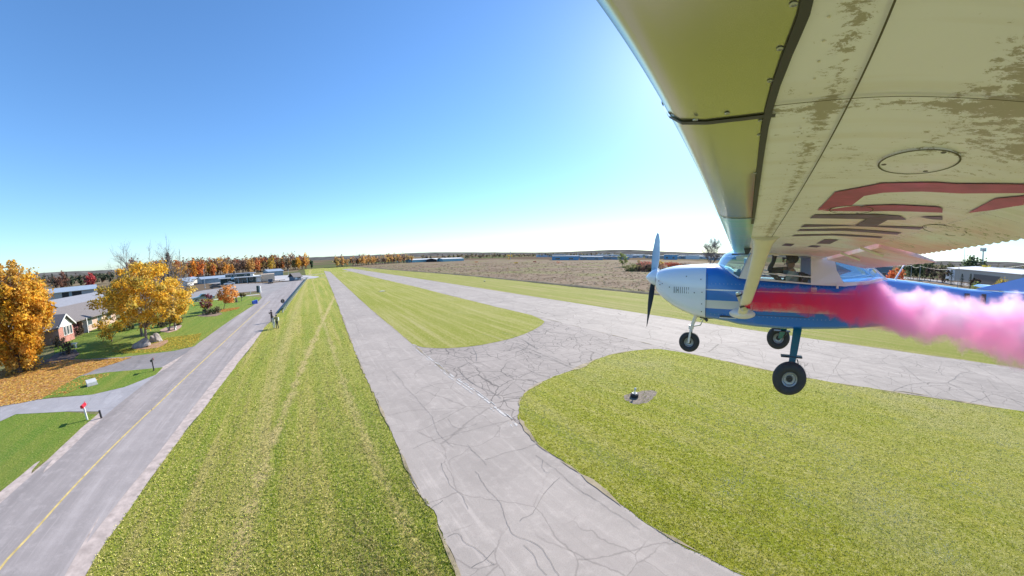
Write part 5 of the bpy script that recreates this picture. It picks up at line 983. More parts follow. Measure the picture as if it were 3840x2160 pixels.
# wing paint: cream with flaked primer patches
mt, nt, b = newmat('wing_cream_paint')
n1 = noise(nt, 34, 8, .82, stretch=(.55, 1.0, 1), dist=.3); n2 = noise(nt, 3.0, 3, .5); tc = N(nt, 'ShaderNodeTexCoord'); sp = N(nt, 'ShaderNodeSeparateXYZ'); L(nt, tc.outputs['Object'], sp.inputs[0])
g1 = math_(nt, 'MULTIPLY', math_(nt, 'MULTIPLY_ADD', sp.outputs[0], -1.6, -3.35, clamp=True), math_(nt, 'MULTIPLY_ADD', sp.outputs[1], 1.35, -6.3, clamp=True))
sw = math_(nt, 'ABSOLUTE', math_(nt, 'ADD', sp.outputs[0], 1.875)); g2 = math_(nt, 'MULTIPLY', math_(nt, 'MULTIPLY_ADD', sw, -22, 1.0, clamp=True), .13)
sy = math_(nt, 'ABSOLUTE', math_(nt, 'ADD', sp.outputs[1], -5.07)); g3 = math_(nt, 'MULTIPLY', math_(nt, 'MULTIPLY_ADD', sy, -20, 1.0, clamp=True), .13)
loc = math_(nt, 'ADD', math_(nt, 'ADD', math_(nt, 'MULTIPLY', g1, .85), g2), g3)
val = math_(nt, 'ADD', math_(nt, 'ADD', n1, math_(nt, 'MULTIPLY', n2, .34)), loc)
chip = ramp(nt, val, [(.772, 0), (.795, 1)])
# pink glow of the smoke, painted into the underside colour
c = mix(nt, ramp(nt, noise(nt, 1.6, 5, .6), [(.35, 0), (.7, .35)]), (.88, .88, .97), (.76, .74, .78))
st = noise(nt, 3.0, 3, .5, stretch=(.3, 6, 1)); c = mix(nt, ramp(nt, st, [(.5, 0), (.75, .25)]), c, (.62, .54, .40))
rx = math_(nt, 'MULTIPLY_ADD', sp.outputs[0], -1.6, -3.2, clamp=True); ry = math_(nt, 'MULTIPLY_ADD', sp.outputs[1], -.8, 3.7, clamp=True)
pink_glow = math_(nt, 'MULTIPLY', math_(nt, 'MULTIPLY', rx, ry), ramp(nt, noise(nt, 1.3, 3), [(.4, 0), (.6, .8)])); c = mix(nt, pink_glow, c, (.86, .47, .52))
c = mix(nt, chip, c, (.42, .38, .31))
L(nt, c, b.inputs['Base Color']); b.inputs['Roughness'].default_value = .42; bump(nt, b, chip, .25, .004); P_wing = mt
mt, nt, b = newmat('polished_cuff'); c = mix(nt, ramp(nt, noise(nt, 1.2, 4), [(.3, 0), (.7, 1)]), (.56, .56, .40), (.49, .49, .34)); L(nt, c, b.inputs['Base Color']); b.inputs['Metallic'].default_value = .8; b.inputs['Roughness'].default_value = .24; P_cuff = mt
mt, nt, b = newmat('polished_inner_edge'); c = mix(nt, ramp(nt, noise(nt, 2, 4, .6, stretch=(1, 6, 1)), [(.35, 0), (.65, 1)]), (.40, .78, .62), (.58, .80, .70)); L(nt, c, b.inputs['Base Color']); b.inputs['Metallic'].default_value = .9; b.inputs['Roughness'].default_value = .3; P_mint = mt
P_letr = M('red_registration_paint', (.44, .07, .18), .45, var=.3, vs=6); P_letp = M('purple_registration_paint', (.14, .10, .19), .45, var=.3, vs=6)

# ---- wing
LOW = [(-1.505, .10), (-1.503, .07), (-1.515, .035), (-1.545, .012), (-1.60, .002), (-1.68, 0), (-1.76, 0), (-1.90, 0), (-2.0, 0), (-2.2, -.01), (-2.4, -.02), (-2.6, -.045), (-2.8, -.07), (-2.96, -.10), (-3.12, -.135)]
UPP = [(-3.12, -.128), (-2.8, -.01), (-2.4, .12), (-2.0, .19), (-1.75, .195), (-1.6, .165), (-1.53, .13)]
def zbase(y): return .445 + .073 * abs(y)
def wsec(y, pts): return [(x, y, zbase(y) + z) for x, z in pts]
mb = MB(); ys = [-6.0, -5.0, -4, -3, -2, -1.2, -.62]; iq = [i for i, p in enumerate(LOW) if p[0] == -1.76][0]
for rng_ in ([-6.0, -4, -2, -.0], ):
    mb.grid([wsec(y, LOW + UPP) for y in rng_], True, True)
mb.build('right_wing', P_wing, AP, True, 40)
mb = MB(); mb.grid([wsec(y, LOW[6:] + UPP + LOW[:1]) for y in (0, .6, 1.5, 2.62)], False)         # inboard: skin aft of the nose
fl = [(x, z) for x, z in LOW[6:]]
mb = MB(); mb.grid([wsec(y, LOW[6:] + UPP[:] + LOW[:1] + [(-1.6, .03)]) for y in (2.64, 3.3, 4, 5, 6.0)], True, True)
mb.grid([wsec(y, LOW[6:13] + [(-2.8, .0)] + UPP[2:] + LOW[:1] + [(-1.6, .03)]) for y in (0, .6, 1.5, 2.636)], True, True)
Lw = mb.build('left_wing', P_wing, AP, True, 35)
SEAM = sorted([(q.y, q.x) for q in [S(z) for z in [(x / .670833, y / .670833) for x, y in ((2030, 0), (1985, 110), (1940, 235), (1922, 320), (1912, 400), (1903, 480), (1895, 545))]]])
SEAM = [(0, SEAM[0][1]), ] + SEAM + [(6.2, SEAM[-1][1] - .03)]
def seamx(y):
    for (a, xa), (b_, xb) in zip(SEAM, SEAM[1:]):
        if a <= y <= b_: return xa + (xb - xa) * (y - a) / (b_ - a + 1e-9)
    return SEAM[-1][1]
def nose(y0, y1, name, mat, n=12, infl=.004):
    mb = MB(); pts = [(x, z) for x, z in ([(-1.70, .19), (-1.6, .168), (-1.53, .133)] + LOW[:7])]
    rows = []
    for i in range(n + 1):
        y = y0 + (y1 - y0) * i / n; rows.append([((seamx(y) if (x == -1.76 and z == 0) else x) + (infl if x > -1.6 else 0), y, zbase(y) + z - (infl if z < .05 else -infl)) for x, z in pts] + [(-1.76, y, zbase(y) + .02), (-1.6, y, zbase(y) + .05), (-1.6, y, zbase(y) + .13), (-1.70, y, zbase(y) + .17)])
    mb.grid(rows, True, True); return mb.build(name, mat, AP, True, 40)
nose(5.075, 6.0, 'leading_edge_cuff', P_cuff); nose(3.62, 5.055, 'leading_edge_cuff', P_cuff); nose(.55, 3.60, 'inner_leading_edge', P_mint)
# wing tip
mb = MB(); rows = []
for k in range(5): f = k / 4; rows.append([(x * (1 - .05 * f) - .11 * f, 6.0 + .25 * math.sin(f * 1.57), zbase(6) + .03 + (z - .03) * (1 - f * .85)) for x, z in LOW + UPP])
mb.grid(rows, True, True); mb.build('wing_tip', P_cream, AP, True)
# seams and panel lines on the underside, traced on its surface
def ribbon(name, px, w_, mat, parent=Lw, off=.006, n=5, pw=None):
    P = [S(q) for q in px]; mb = MB(); rows = []; P2 = []
    for a, c_ in zip(P[:-1], P[1:]): P2 += [a.lerp(c_, t / n) for t in range(n)]
    P2.append(P[-1])
    for i, q in enumerate(P2):
        d = (P2[min(i + 1, len(P2) - 1)] - P2[max(i - 1, 0)]); nv = Vector((-d.y, d.x, 0)).normalized() * w_ * (.5 if pw is None else .5)
        z = zunder(q.x, q.y) - off; rows.append([(q.x + nv.x, q.y + nv.y, z), (q.x - nv.x, q.y - nv.y, z)])
    mb.grid(rows); return mb.build(name, mat, parent)
DS = lambda *a: [(x / .670833, y / .670833) for x, y in a]
def yline(name, x, y0, y1, w_, mat, off=.006):
    mb = MB(); mb.grid([[(x - w_ / 2, y0 + (y1 - y0) * i / 20, zunder(x, y0 + (y1 - y0) * i / 20) - off), (x + w_ / 2, y0 + (y1 - y0) * i / 20, zunder(x, y0 + (y1 - y0) * i / 20) - off)] for i in range(21)]); return mb.build(name, mat, Lw)
def xline(name, y, x0, x1, w_, mat, off=.006):
    mb = MB(); mb.grid([[(x0 + (x1 - x0) * i / 20, y - w_ / 2, zunder(x0 + (x1 - x0) * i / 20, y) - off), (x0 + (x1 - x0) * i / 20, y + w_ / 2, zunder(x0 + (x1 - x0) * i / 20, y) - off)] for i in range(21)]); return mb.build(name, mat, Lw)
xs_ = seamx(5.1)
mb = MB(); mb.grid([[(seamx(y) - .009, y, zunder(-1.76, y) - .008), (seamx(y) + .009, y, zunder(-1.76, y) - .008)] for y in [3.4 + i * .1 for i in range(27)]]); mb.build('seam_tape', P_seal, Lw)
P_line = M('panel_gap', (.10, .085, .06), .8)
xsp = S(DS((2140, 241))[0]); yline('panel_line', xsp.x, .7, 6.0, .004, P_line); xline('panel_line', xsp.y, xs_ - .01, -3.1, .004, P_line)
for yy in (2.0, 1.35, .95): xline('panel_line', yy, -1.77, -2.7, .008, P_line)
for yy in (4.15, 3.1): xline('rivet_row_line', yy, -1.77, -3.1, .002, P_line)
# gap tape between the two cuffs wraps round the nose
mb = MB(); yc = 5.065
rows = [[(x + (.007 if x > -1.6 else 0), yc - .011, zbase(yc) + z - .007), (x + (.007 if x > -1.6 else 0), yc + .011, zbase(yc) + z - .007)] for x, z in LOW[:7]]; mb.grid(rows); mb.build('seam_tape', P_seal, Lw)
mb = MB(); rows = [[(x + .008, 3.60, zbase(3.6) + z - .007), (x + .008, 3.625, zbase(3.6) + z - .007)] for x, z in LOW[:7]]; mb.grid(rows); mb.build('end_band', P_metal, Lw)
# screws with washers
def screw(px=None, pos=None, r=.0065):
    q = S(px, 0) if px else pos; mb = MB(); mb.lathe((q.x, q.y, q.z - .0045), (0, -.07, -1), [(0, r), (.0012, r), (.0018, r * .5), (.0004, r * .45), (.0004, 0)], 10); return mb.build('screw', P_metal, Lw)
for q in Z3((1180, 8), (1100, 278), (1042, 474), (985, 716), (977, 805), (955, 1038), (782, 672), (590, 712)): screw(q)
for q in Z3((1015, 1350), (1012, 1362), (1008, 1374), (1004, 1388)): screw(q, r=.007)
# rivets along the ribs
mb = MB()
rv = random.Random(3)
for yy in (5.55, 4.68, 4.15, 3.6, 3.1, 2.6, 2.0, 1.35):
    x = -1.80
    while x > -3.05: mb.lathe((x, yy, zunder(x, yy) - .001), (0, 0, -1), [(0, .0032), (.0012, .0025), (.0016, 0)], 6); x -= .055
for xx in (-1.83, -2.75):
    y = 1.0
    while y < 5.95: mb.lathe((xx, y, zunder(xx, y) - .001), (0, 0, -1), [(0, .0032), (.0012, .0025), (.0016, 0)], 6); y += .06
tag(mb.build('rivets', P_cream, Lw), kind='stuff')
# inspection covers
def cover(cp, name='inspection_cover', r=.11):
    q = S(cp, 0); e = .01; nx = (zunder(q.x + e, q.y) - zunder(q.x - e, q.y)) / (2 * e); ny = (zunder(q.x, q.y + e) - zunder(q.x, q.y - e)) / (2 * e); ax_ = Vector((nx, ny, -1)).normalized(); u = Vector((1, 0, nx)).normalized(); v_ = ax_.cross(u)
    mb = MB(); mb.lathe(q, ax_, [(0, r), (.004, r), (.005, r * .96), (.0052, 0)], 40); o = mb.build(name, P_wing, Lw, True, 30)
    mb = MB(); mb.lathe(q + ax_ * .0058, ax_, [(0, r * 1.02), (.0008, r * 1.02), (.0008, r * .975), (0, r * .975)], 40); mb.build('rim', P_line, o)
    for a in (.3, 2.2, 4.4): mb = MB(); mb.lathe(q + u * math.cos(a) * r * .86 + v_ * math.sin(a) * r * .86 + ax_ * .005, ax_, [(0, .009), (.0012, .007), (.0012, 0)], 8); mb.build('screw', P_dkm, o)
    return o
r0 = (S(DS((2215, 415))[0]) - S(DS((2420, 400))[0])).length / 2; cover(DS((2310, 405))[0], r=r0)
cover(ZW((1110, 188))[0], r=.11); cover(ZW((1900, 360))[0], r=.12)
# registration strokes painted on the underside
def stroke(pts, mat, off=.0045):
    P = [S(q, off) for q in pts]; mb = MB(); n = len(mb.v)
    tri = tessellate_polygon([[Vector((p.x, p.y, 0)) for p in P]])
    import itertools
    bm = bmesh.new(); vs = [bm.verts.new(p) for p in P]
    for t in tri:
        try: bm.faces.new([vs[i] for i in t])
        except ValueError: pass
    bmesh.ops.subdivide_edges(bm, edges=bm.edges[:], cuts=3, use_grid_fill=True)
    for v_ in bm.verts: v_.co.z = zunder(v_.co.x, v_.co.y) - off
    me = bpy.data.meshes.new('registration_stroke'); bm.to_mesh(me); bm.free(); me.materials.append(mat); o = bpy.data.objects.new('registration_stroke', me); scene.collection.objects.link(o); o.parent = Lw; return o
stroke(ZW((825, 195), (975, 38), (1210, -5), (1374, -38), (2000, -34), (2800, -24), (2800, 45), (2050, 48), (1380, 42), (1220, 70), (1110, 155)), P_letr)
stroke(ZW((868, 158 + 36), (1110, 157), (1850, 163), (1885, 178), (1885, 210), (1290, 200), (826, 197)), P_letr, .0055)
stroke(ZW((2100, 215), (2330, 92), (2800, 50), (2800, 110), (2300, 190)), P_letr)
stroke(ZW((760, 262), (800, 233), (1530, 243), (1580, 275), (1420, 275), (1240, 270)), P_letp)
stroke(ZW((1140, 326), (1240, 269), (1422, 274), (1315, 331)), P_letp, .0055)
stroke(ZW((680, 340), (715, 318), (1140, 325), (1730, 340), (1690, 358)), P_letp)
for poly in (((648, 373), (680, 358), (1540, 385), (1500, 402)), ((603, 417), (635, 405), (1380, 422), (1360, 432)), ((815, 480), (885, 443), (1005, 447), (930, 482)), ((520, 497), (555, 480), (632, 483), (600, 502)), ((740, 508), (775, 496), (858, 500), (820, 513)), ((1690, 250), (1885, 245), (1885, 275), (1800, 270))):
    stroke(ZW(*poly), P_letp)
# flap and aileron with beaded skins
def surface(name, y0, y1, hx, hz, tx, tz, th, bead, parent=AP):
    mb = MB(); n = int((y1 - y0) / .0125); lo = []; up = []
    for i in range(n + 1):
        y = y0 + (y1 - y0) * i / n; bz = bead * (abs(math.sin(math.pi * y / .078)) - .5); f = (y - y0) / (y1 - y0); zh = zbase(y) + hz; zt = zbase(y) + tz
        row = []
        for k in range(7):
            t = k / 6; x = hx + (tx - hx) * t; z = zh + (zt - zh) * t; row.append((x - (bz * .6 if k == 6 else 0), y, z - (bz if 0 < k else 0)))
        for k in (6, 4, 2, 0): t = k / 6; row.append((hx + (tx - hx) * t - (bz * .6 if k == 6 else 0), y, zh + (zt - zh) * t + .006 + th * (1 - t) - (bz if k else 0)))
        lo.append(row)
    mb.grid(lo, True, True); return mb.build(name, P_wing, parent, True, 50)
surface('aileron', 2.70, 5.75, -2.80, -.074, -3.16, -.150, .06, .008)
surface('flap', .62, 2.62, -2.83, -.10, -3.34, -.205, .07, .004)
for y in (1.7, 2.4): mb = MB(); mb.tube([(-2.74, y, zbase(y) - .08), (-2.95, y, zbase(y) - .15)], .014, 6); mb.build('flap_hinge', P_cream, AP)

# ---- fuselage
def sect(x, zt, zb, w_, top=1.0, k=1.0):
    h = []
    prof = [(0, zb), (w_ * .45, zb), (w_ * .78, zb + .03 * k), (w_ * .93, zb + .085 * k), (w_, zb + .17 * k), (w_ * 1.01, (zb + zt) / 2), (w_, zt - .17 * k), (w_ * .93, zt - .09 * k), (w_ * .78, zt - .035 * k), (w_ * .42, zt - .004), (0, zt)]
    h = prof + [(-y, z) for y, z in prof[-2:0:-1]]
    return [(x, y, z) for y, z in h]
mb = MB()
mb.grid([sect(-.235, .13, -.13, .20, k=.6), sect(-.25, .175, -.175, .29, k=.7), sect(-.30, .205, -.22, .345, k=.8), sect(-.40, .235, -.30, .41, k=.9), sect(-.55, .265, -.40, .45), sect(-.72, .28, -.475, .475), sect(-.9, .292, -.535, .495), sect(-1.105, .30, -.565, .512)], True, True)
cowl = mb.build('engine_cowling', P_cowl, AP, True, 35)
mb = MB(); mb.grid([sect(-1.107, .297, -.562, .509), sect(-1.27, .30, -.575, .52), sect(-1.45, .24, -.595, .525), sect(-1.62, .13, -.62, .53, k=.7), sect(-1.9, .095, -.635, .535, k=.5), sect(-2.3, .08, -.635, .535, k=.4), sect(-2.65, .065, -.62, .53, k=.4), sect(-3.05, .06, -.60, .50, k=.4), sect(-3.45, .105, -.575, .44, k=.5), sect(-3.80, .135, -.55, .38, k=.8)], True, True)
fus = mb.build('fuselage', P_blue, AP, True, 35)
mb = MB(); mb.grid([sect(-3.80, .137, -.548, .382, k=.8), sect(-4.36, .09, -.48, .32, k=.8), sect(-5.14, .015, -.37, .23, k=.6), sect(-5.7, -.01, -.30, .165, k=.5), sect(-6.9, -.03, -.14, .07, k=.2)], True, True); tl = mb.build('tail_cone', P_tail, AP, True, 35)
mb = MB(); mb.grid([[(-3.79, y, z) for y, z in ((.3, .095), (.385, .03), (.392, -.3), (.35, -.5))], [(-3.83, y, z) for y, z in ((.302, .098), (.39, .03), (.396, -.3), (.352, -.5))]]); mb.build('skin_lap', P_blue, tl)
# slots seen on the tail cone (windows of dark vents)
for x, z in ((-5.05, -.10), (-5.32, -.10)): mb = MB(); mb.box((x - .035, .235, z - .09), (x + .035, .262 if x > -5.2 else .25, z + .07)); mb.build('vent_slot', P_dkm, tl)
mb = MB(); mb.grid([[(-5.35, y, .008) for y in (-.02, .02)] + [(-5.35, 0, .02)], [(-6.2, y, .0) for y in (-.03, .03)] + [(-6.2, 0, .215)], [(-7.0, y, -.03) for y in (-.02, .02)] + [(-7.0, 0, 1.25)], [(-7.25, y, -.03) for y in (-.01, .01)] + [(-7.3, 0, 1.25)]], True, True); mb.build('fin', P_tail, AP)
mb = MB(); mb.grid([[(-6.2, y, -.05), (-6.3, y, -.02), (-7.2, y, -.05), (-6.3, y, -.07)] for y in (-1.5, -.05, .05, 1.5)], True, True); mb.build('tailplane', P_tail, AP)
mb = MB(); mb.tube([(-4.02, 0, .10), (-4.14, 0, .30), (-4.24, 0, .42)], [.014, .01, .006], 6); mb.build('antenna', P_white, AP)
# cowling details
for i in range(8): mb = MB(); x = -.60 - i * .034; mb.box((x - .0035, .44, -.15), (x + .0035, .468 + i * .0035, -.05)); mb.build('louvre', P_dkm, cowl)
for x, z in ((-.33, .03), (-.39, -.01), (-.52, -.06), (-.66, -.10), (-.80, .12), (-1.03, .08), (-1.05, -.12), (-.93, -.13), (-1.05, -.30), (-1.05, -.42), (-.35, -.03)):
    y = .41 if x > -.45 else (.465 if x > -.6 else (.49 if x > -.85 else .515)); mb = MB(); mb.lathe((x, y - .004, z), (0, 1, 0), [(0, .009), (.004, .008), (.004, 0)], 8); mb.build('fastener', P_dkm, cowl)
mb = MB(); mb.lathe((-.21, 0, -.05), (1, 0, 0), [(0, .001), (.001, .0)], 6)
for s_ in (-1, 1): mb = MB(); mb.lathe((-.252, s_ * .22, .03), (1, 0, 0), [(0, .075), (.008, .07), (.004, 0)], 16); mb.build('air_inlet', P_dkm, cowl)
mb = MB(); mb.box((-1.60, .47, -.485), (-1.34, .520, -.462)); mb.build('side_vent', P_dkm, fus); mb = MB(); mb.box((-1.62, .47, -.500), (-1.33, .525, -.488)); mb.build('vent_lip', P_white, fus)
mb = MB(); mb.box((-2.72, .53, -.06), (-2.64, .548, .005)); mb.build('door_handle', P_metal, fus); mb = MB(); mb.box((-3.03, .49, .0), (-3.0, .52, .06)); mb.build('door_latch', P_white, fus)
# door outline, skin laps and rivet rows on the fuselage side
def side_line(pts, name='panel_gap', w_=.003, mat=None):
    mb = MB()
    for (x0, z0), (x1, z1) in zip(pts[:-1], pts[1:]):
        d = Vector((x1 - x0, 0, z1 - z0)).normalized(); nv = Vector((-d.z, 0, d.x)) * w_
        yy = lambda x: .545 if x > -2.7 else .545 - (-2.7 - x) * .11
        mb.face([Vector((x0, yy(x0), z0)) - nv, Vector((x1, yy(x1), z1)) - nv, Vector((x1, yy(x1), z1)) + nv, Vector((x0, yy(x0), z0)) + nv])
    return mb.build(name, mat or P_line, fus)
side_line([(-1.90, .08), (-1.80, -.42), (-2.62, -.42), (-2.66, .04)]); side_line([(-1.12, -.52), (-1.13, .18)])
mb = MB()
for z in (-.445, .02):
    x = -1.2
    while x > -3.6: mb.lathe((x, .538 if x > -2.7 else .538 - (-2.7 - x) * .12, z), (0, 1, 0), [(0, .004), (.003, .003), (.003, 0)], 6); x -= .06
tag(mb.build('rivets', P_metal, fus), kind='stuff')
# propeller
hub = pl(ZP((262, 400))[0], 1, 0.0); axz = .055; hx_ = -.135
mb = MB(); mb.lathe((-.228, 0, axz), (1, 0, 0), [(0, 0), (0, .165), (.02, .167), (.07, .153), (.12, .122), (.18, .07), (.22, .025), (.235, 0)], 28); spn = mb.build('spinner', P_cowl, AP, True, 50)
t_ = pl(ZP((225, 715))[0], 0, hx_); an = math.pi - R_(27)
def blade(ang, mat):
    mb = MB(); rows = []; D = Vector((0, math.sin(ang), math.cos(ang))); Tn = Vector((0, math.cos(ang), -math.sin(ang)))
    for i in range(12):
        f = i / 11; r = .08 + (.90 - .08) * f; cw = (.045 + .035 * math.sin(min(1, f * 1.4) * math.pi * .75)) * (1 - max(0, f - .86) * 4); tw = R_(68 - 48 * f); th = .014 * (1 - .7 * f)
        ax_ = Tn * math.cos(tw) + Vector((1, 0, 0)) * math.sin(tw); up_ = ax_.cross(D)
        c_ = Vector((hx_, 0, axz)) + D * r
        rows.append([c_ + ax_ * cw * math.cos(a) + up_ * th * math.sin(a) for a in [k * math.pi / 5 for k in range(10)]])
    mb.grid(rows, True, True); return mb.build('propeller_blade', mat, AP, True)
blade(an, P_blade); blade(an + math.pi, P_bladeb)

# ---- cabin: sill, pillars, windows, roof
def panel(name, pts, mat, th=.012, parent=AP, bev=0):      # pts: (x, z) on the left side, y follows the tumblehome
    def yy(x, z): base = .53 if x > -2.9 else .53 - (-2.9 - x) * .165; return base - max(0, z - .08) * .16
    mb = MB(); P = [Vector((x, yy(x, z), z)) for x, z in pts]; Q = [Vector((p.x, p.y - th, p.z)) for p in P]; n = len(P)
    tri = tessellate_polygon([[Vector((x, z, 0)) for x, z in pts]]); mb.v = [tuple(p) for p in P + Q]
    for t in tri: mb.f.append(tuple(t)); mb.f.append(tuple(i + n for i in t[::-1])); mb.mi += [0, 0]
    for i in range(n): j = (i + 1) % n; mb.f.append((i, j, j + n, i + n)); mb.mi.append(0)
    o = mb.build(name, mat, parent)
    mb2 = MB(); mb2.v = [(x, -y, z) for x, y, z in mb.v]; mb2.f = [tuple(reversed(f)) for f in mb.f]; mb2.mi = list(mb.mi); mb2.build(name, mat, parent); return o
ZR = .50
G_w = glass_mat('windscreen_glass', (.78, 1.0, .96), .03, .6, .06); G_s = glass_mat('side_glass', (.95, .97, .96), .02, .4, .02); G_r = glass_mat('rear_glass', (.70, .82, .92), .04, .9, .14)
A_top = (-1.86, ZR); A_bot = (-1.60, .13)
panel('front_pillar', [(-1.60, .11), (-1.70, .10), (-1.90, .095), (-1.90, .16), (-1.985, .43), (-1.985, ZR), (-1.80, ZR), (-1.745, .42)], P_white)
panel('window_header', [(-1.985, .452), (-2.66, .44), (-2.66, ZR), (-1.985, ZR)], P_cream, .02)
panel('rear_pillar', [(-2.635, .04), (-2.635, .44), (-2.66, ZR), (-3.08, ZR), (-2.975, .40), (-3.0, .25), (-3.10, .085), (-3.16, .03)], P_white, .016)
panel('window_sill', [(-1.88, .085), (-1.88, .11), (-2.635, .064), (-2.635, .045)], P_white, .03); panel('rear_sill', [(-3.10, .085), (-3.48, .11), (-3.66, .15), (-3.80, .145), (-3.45, .06), (-3.1, .03)], P_white, .016)
panel('door_window', [(-1.90, .11), (-2.635, .064), (-2.635, .44), (-1.985, .452)], G_s, .006)
panel('window_rail', [(-1.90, .185), (-1.905, .20), (-2.635, .155), (-2.635, .14)], P_white, .02)
panel('rear_side_window', [(-3.10, .088), (-3.48, .112), (-3.64, .15), (-3.40, .385), (-3.18, .46), (-2.985, .45), (-2.985, .40), (-3.0, .25)], G_r, .006)
# windscreen: from the cowl to the leading edge, wrapped to the pillars
mb = MB(); rows = []
for k in range(9):
    t = -1 + k / 4.0; y0 = t * .50; y1 = t * .44; xb = -1.26 - .34 * abs(t) ** 3; zb_ = .305 - .19 * abs(t) ** 3; xt = -1.56 - .22 * abs(t) ** 2.5; zt = .555 - .06 * abs(t) ** 2
    rows.append([(xb + (xt - xb) * f + .06 * math.sin(f * math.pi) * (1 - abs(t)), y0 + (y1 - y0) * f, zb_ + (zt - zb_) * f + .02 * math.sin(f * math.pi)) for f in (0, .25, .5, .75, 1)])
mb.grid(rows); mb.build('windscreen', G_w, AP, True)
mb = MB(); mb.tube([rows[k][0] for k in range(9)], .014, 6); mb.build('windscreen_base', P_cowl, AP)
# rear omni-vision window and its frame
mb = MB(); rows = [[(-3.10 - .05 * (1 - abs(t)), t * .42, .50), (-3.35, t * .40, .415 + .02 * (1 - abs(t))), (-3.58, t * .37, .27 + .02 * (1 - abs(t))), (-3.79, t * .30, .125 + .015 * (1 - abs(t)))] for t in (-1, -.5, 0, .5, 1)]
mb.grid(rows); mb.build('rear_window', G_r, AP, True)
mb = MB(); 
for t in (0, 4): mb = MB(); mb.tube(rows[t], .013, 6); mb.build('rear_window_frame', P_white, AP)
mb = MB(); mb.box((-3.3, -.44, .50), (-1.80, .44, .53)); mb.build('cabin_roof', P_cream, AP)
# interior
M_int = M('cabin_trim', (.16, .16, .165), .9); M_seat = M('seat_fabric', (.07, .07, .08), .95)
mb = MB(); mb.box((-3.6, -.42, .055), (-2.75, .42, .075)); mb.build('parcel_shelf', M_int, AP); mb = MB(); mb.box((-1.62, -.45, .0), (-1.52, .45, .20)); mb.build('instrument_panel', M_int, AP)
for s_ in (-1, 1):
    e_ = bpy.data.objects.new('seat', None); scene.collection.objects.link(e_); e_.parent = AP; e_.location = (-2.45, s_ * .25, -.25)
    mb = MB(); mb.box((-.05, -.2, .0), (.42, .2, .12)); mb.build('cushion', M_seat, e_); mb = MB(); mb.grid([[(-.05, -.2, .1), (.05, -.2, .1), (.05, .2, .1), (-.05, .2, .1)], [(-.20, -.17, .42), (-.11, -.17, .42), (-.11, .17, .42), (-.20, .17, .42)]], True, True); mb.build('backrest', M_seat, e_)
# ---- wing strut with end fairings
s_top = S(ZP((925, 196))[0]); 
s_bot = pl(ZP((808, 628))[0], 1, .57)
s_top = Vector((-1.865, 2.55, zbase(2.55) + .01)); 
def foil(c_, ch, th, n=14):
    return [(c_.x + ch * (.5 - (.5 - .5 * math.cos(2 * math.pi * k / n))) , c_.y + th * math.sin(2 * math.pi * k / n) * .45, c_.z + th * math.sin(2 * math.pi * k / n) * -.9) for k in range(n)]
rows = []
for f, ch in ((0, .15), (.1, .15), (.5, .155), (.85, .16), (.95, .19), (.985, .24), (1, .28)): rows.append(foil(s_bot.lerp(s_top, f), ch, .032 if f < .9 else .05))
mb = MB(); mb.grid(rows, True, True); strut = mb.build('wing_strut', P_cream, AP, True, 60)
d_s = (s_top - s_bot).normalized(); q = s_bot.lerp(s_top, .86); mb = MB(); mb.lathe((q.x + .02, q.y + .012, q.z - .02), (0, .5, -.87), [(0, .018), (.003, .018), (.003, .011), (0, .011)], 16); mb.build('tie_down_ring', P_dkm, strut)
mb = MB(); n = 28; c0 = Vector((s_bot.x - .0, .545, s_bot.z + .01))
mb.grid([[(c0.x + math.cos(a) * r * 1.15, c0.y + h, c0.z - .02 + math.sin(a) * r * .46) for a in [k * 2 * math.pi / n for k in range(n)]] for r, h in ((.17, -.01), (.165, .008), (.12, .03), (.07, .07), (.001, .08))], True); mb.build('strut_fairing', P_white, AP, True)
# brackets, pitot and lift handle beneath the wing root
mb = MB(); q = S(ZW((235, 520))[0]); mb.grid([[(q.x - .05, q.y - .006, q.z + .01), (q.x + .05, q.y - .006, q.z + .01), (q.x + .03, q.y - .006, q.z - .075), (q.x - .01, q.y - .006, q.z - .075)], [(q.x - .05, q.y + .006, q.z + .01), (q.x + .05, q.y + .006, q.z + .01), (q.x + .03, q.y + .006, q.z - .075), (q.x - .01, q.y + .006, q.z - .075)]], True, True); mb.tube([(q.x, q.y, q.z - .07), (q.x + .2, q.y, q.z - .075)], .008, 8); mb.build('pitot_tube', P_dkm, AP)
mb = MB(); q = Vector((-2.06, .56, .50)); mb.tube([q + Vector((0, 0, 0)), q + Vector((-.04, .05, -.05)), q + Vector((-.10, .05, -.055)), q + Vector((-.14, .0, 0))], .010, 8); mb.build('grab_handle', P_white, AP)
# smoke canister clamped to the strut
q = pl(ZK((400, 955))[0], 1, .93); e_ = bpy.data.objects.new('smoke_canister', None); scene.collection.objects.link(e_); e_.matrix_world = AP.matrix_world @ Matrix.Translation(q); tag(e_, 'metal smoke canister clamped to the lower wing strut of the aeroplane', 'smoke canister')
mb = MB(); dd_ = Vector((-.35, -.05, -.9)).normalized()
mb.lathe(Vector((.03, .0, .13)), -dd_ * -1, [(0, 0), (0, .048), (.26, .048), (.27, .040), (.27, 0)], 18); mb.build('can', P_metal, e_, True, 40)
for h in (.03, .19): mb = MB(); mb.lathe(Vector((.03, .0, .13)) + dd_ * h, dd_, [(0, .053), (.022, .053), (.022, .048), (0, .048)], 18); mb.box((-.14, -.02, .10 - h), (.0, .02, .125 - h)); mb.build('clamp', P_dkm, e_)
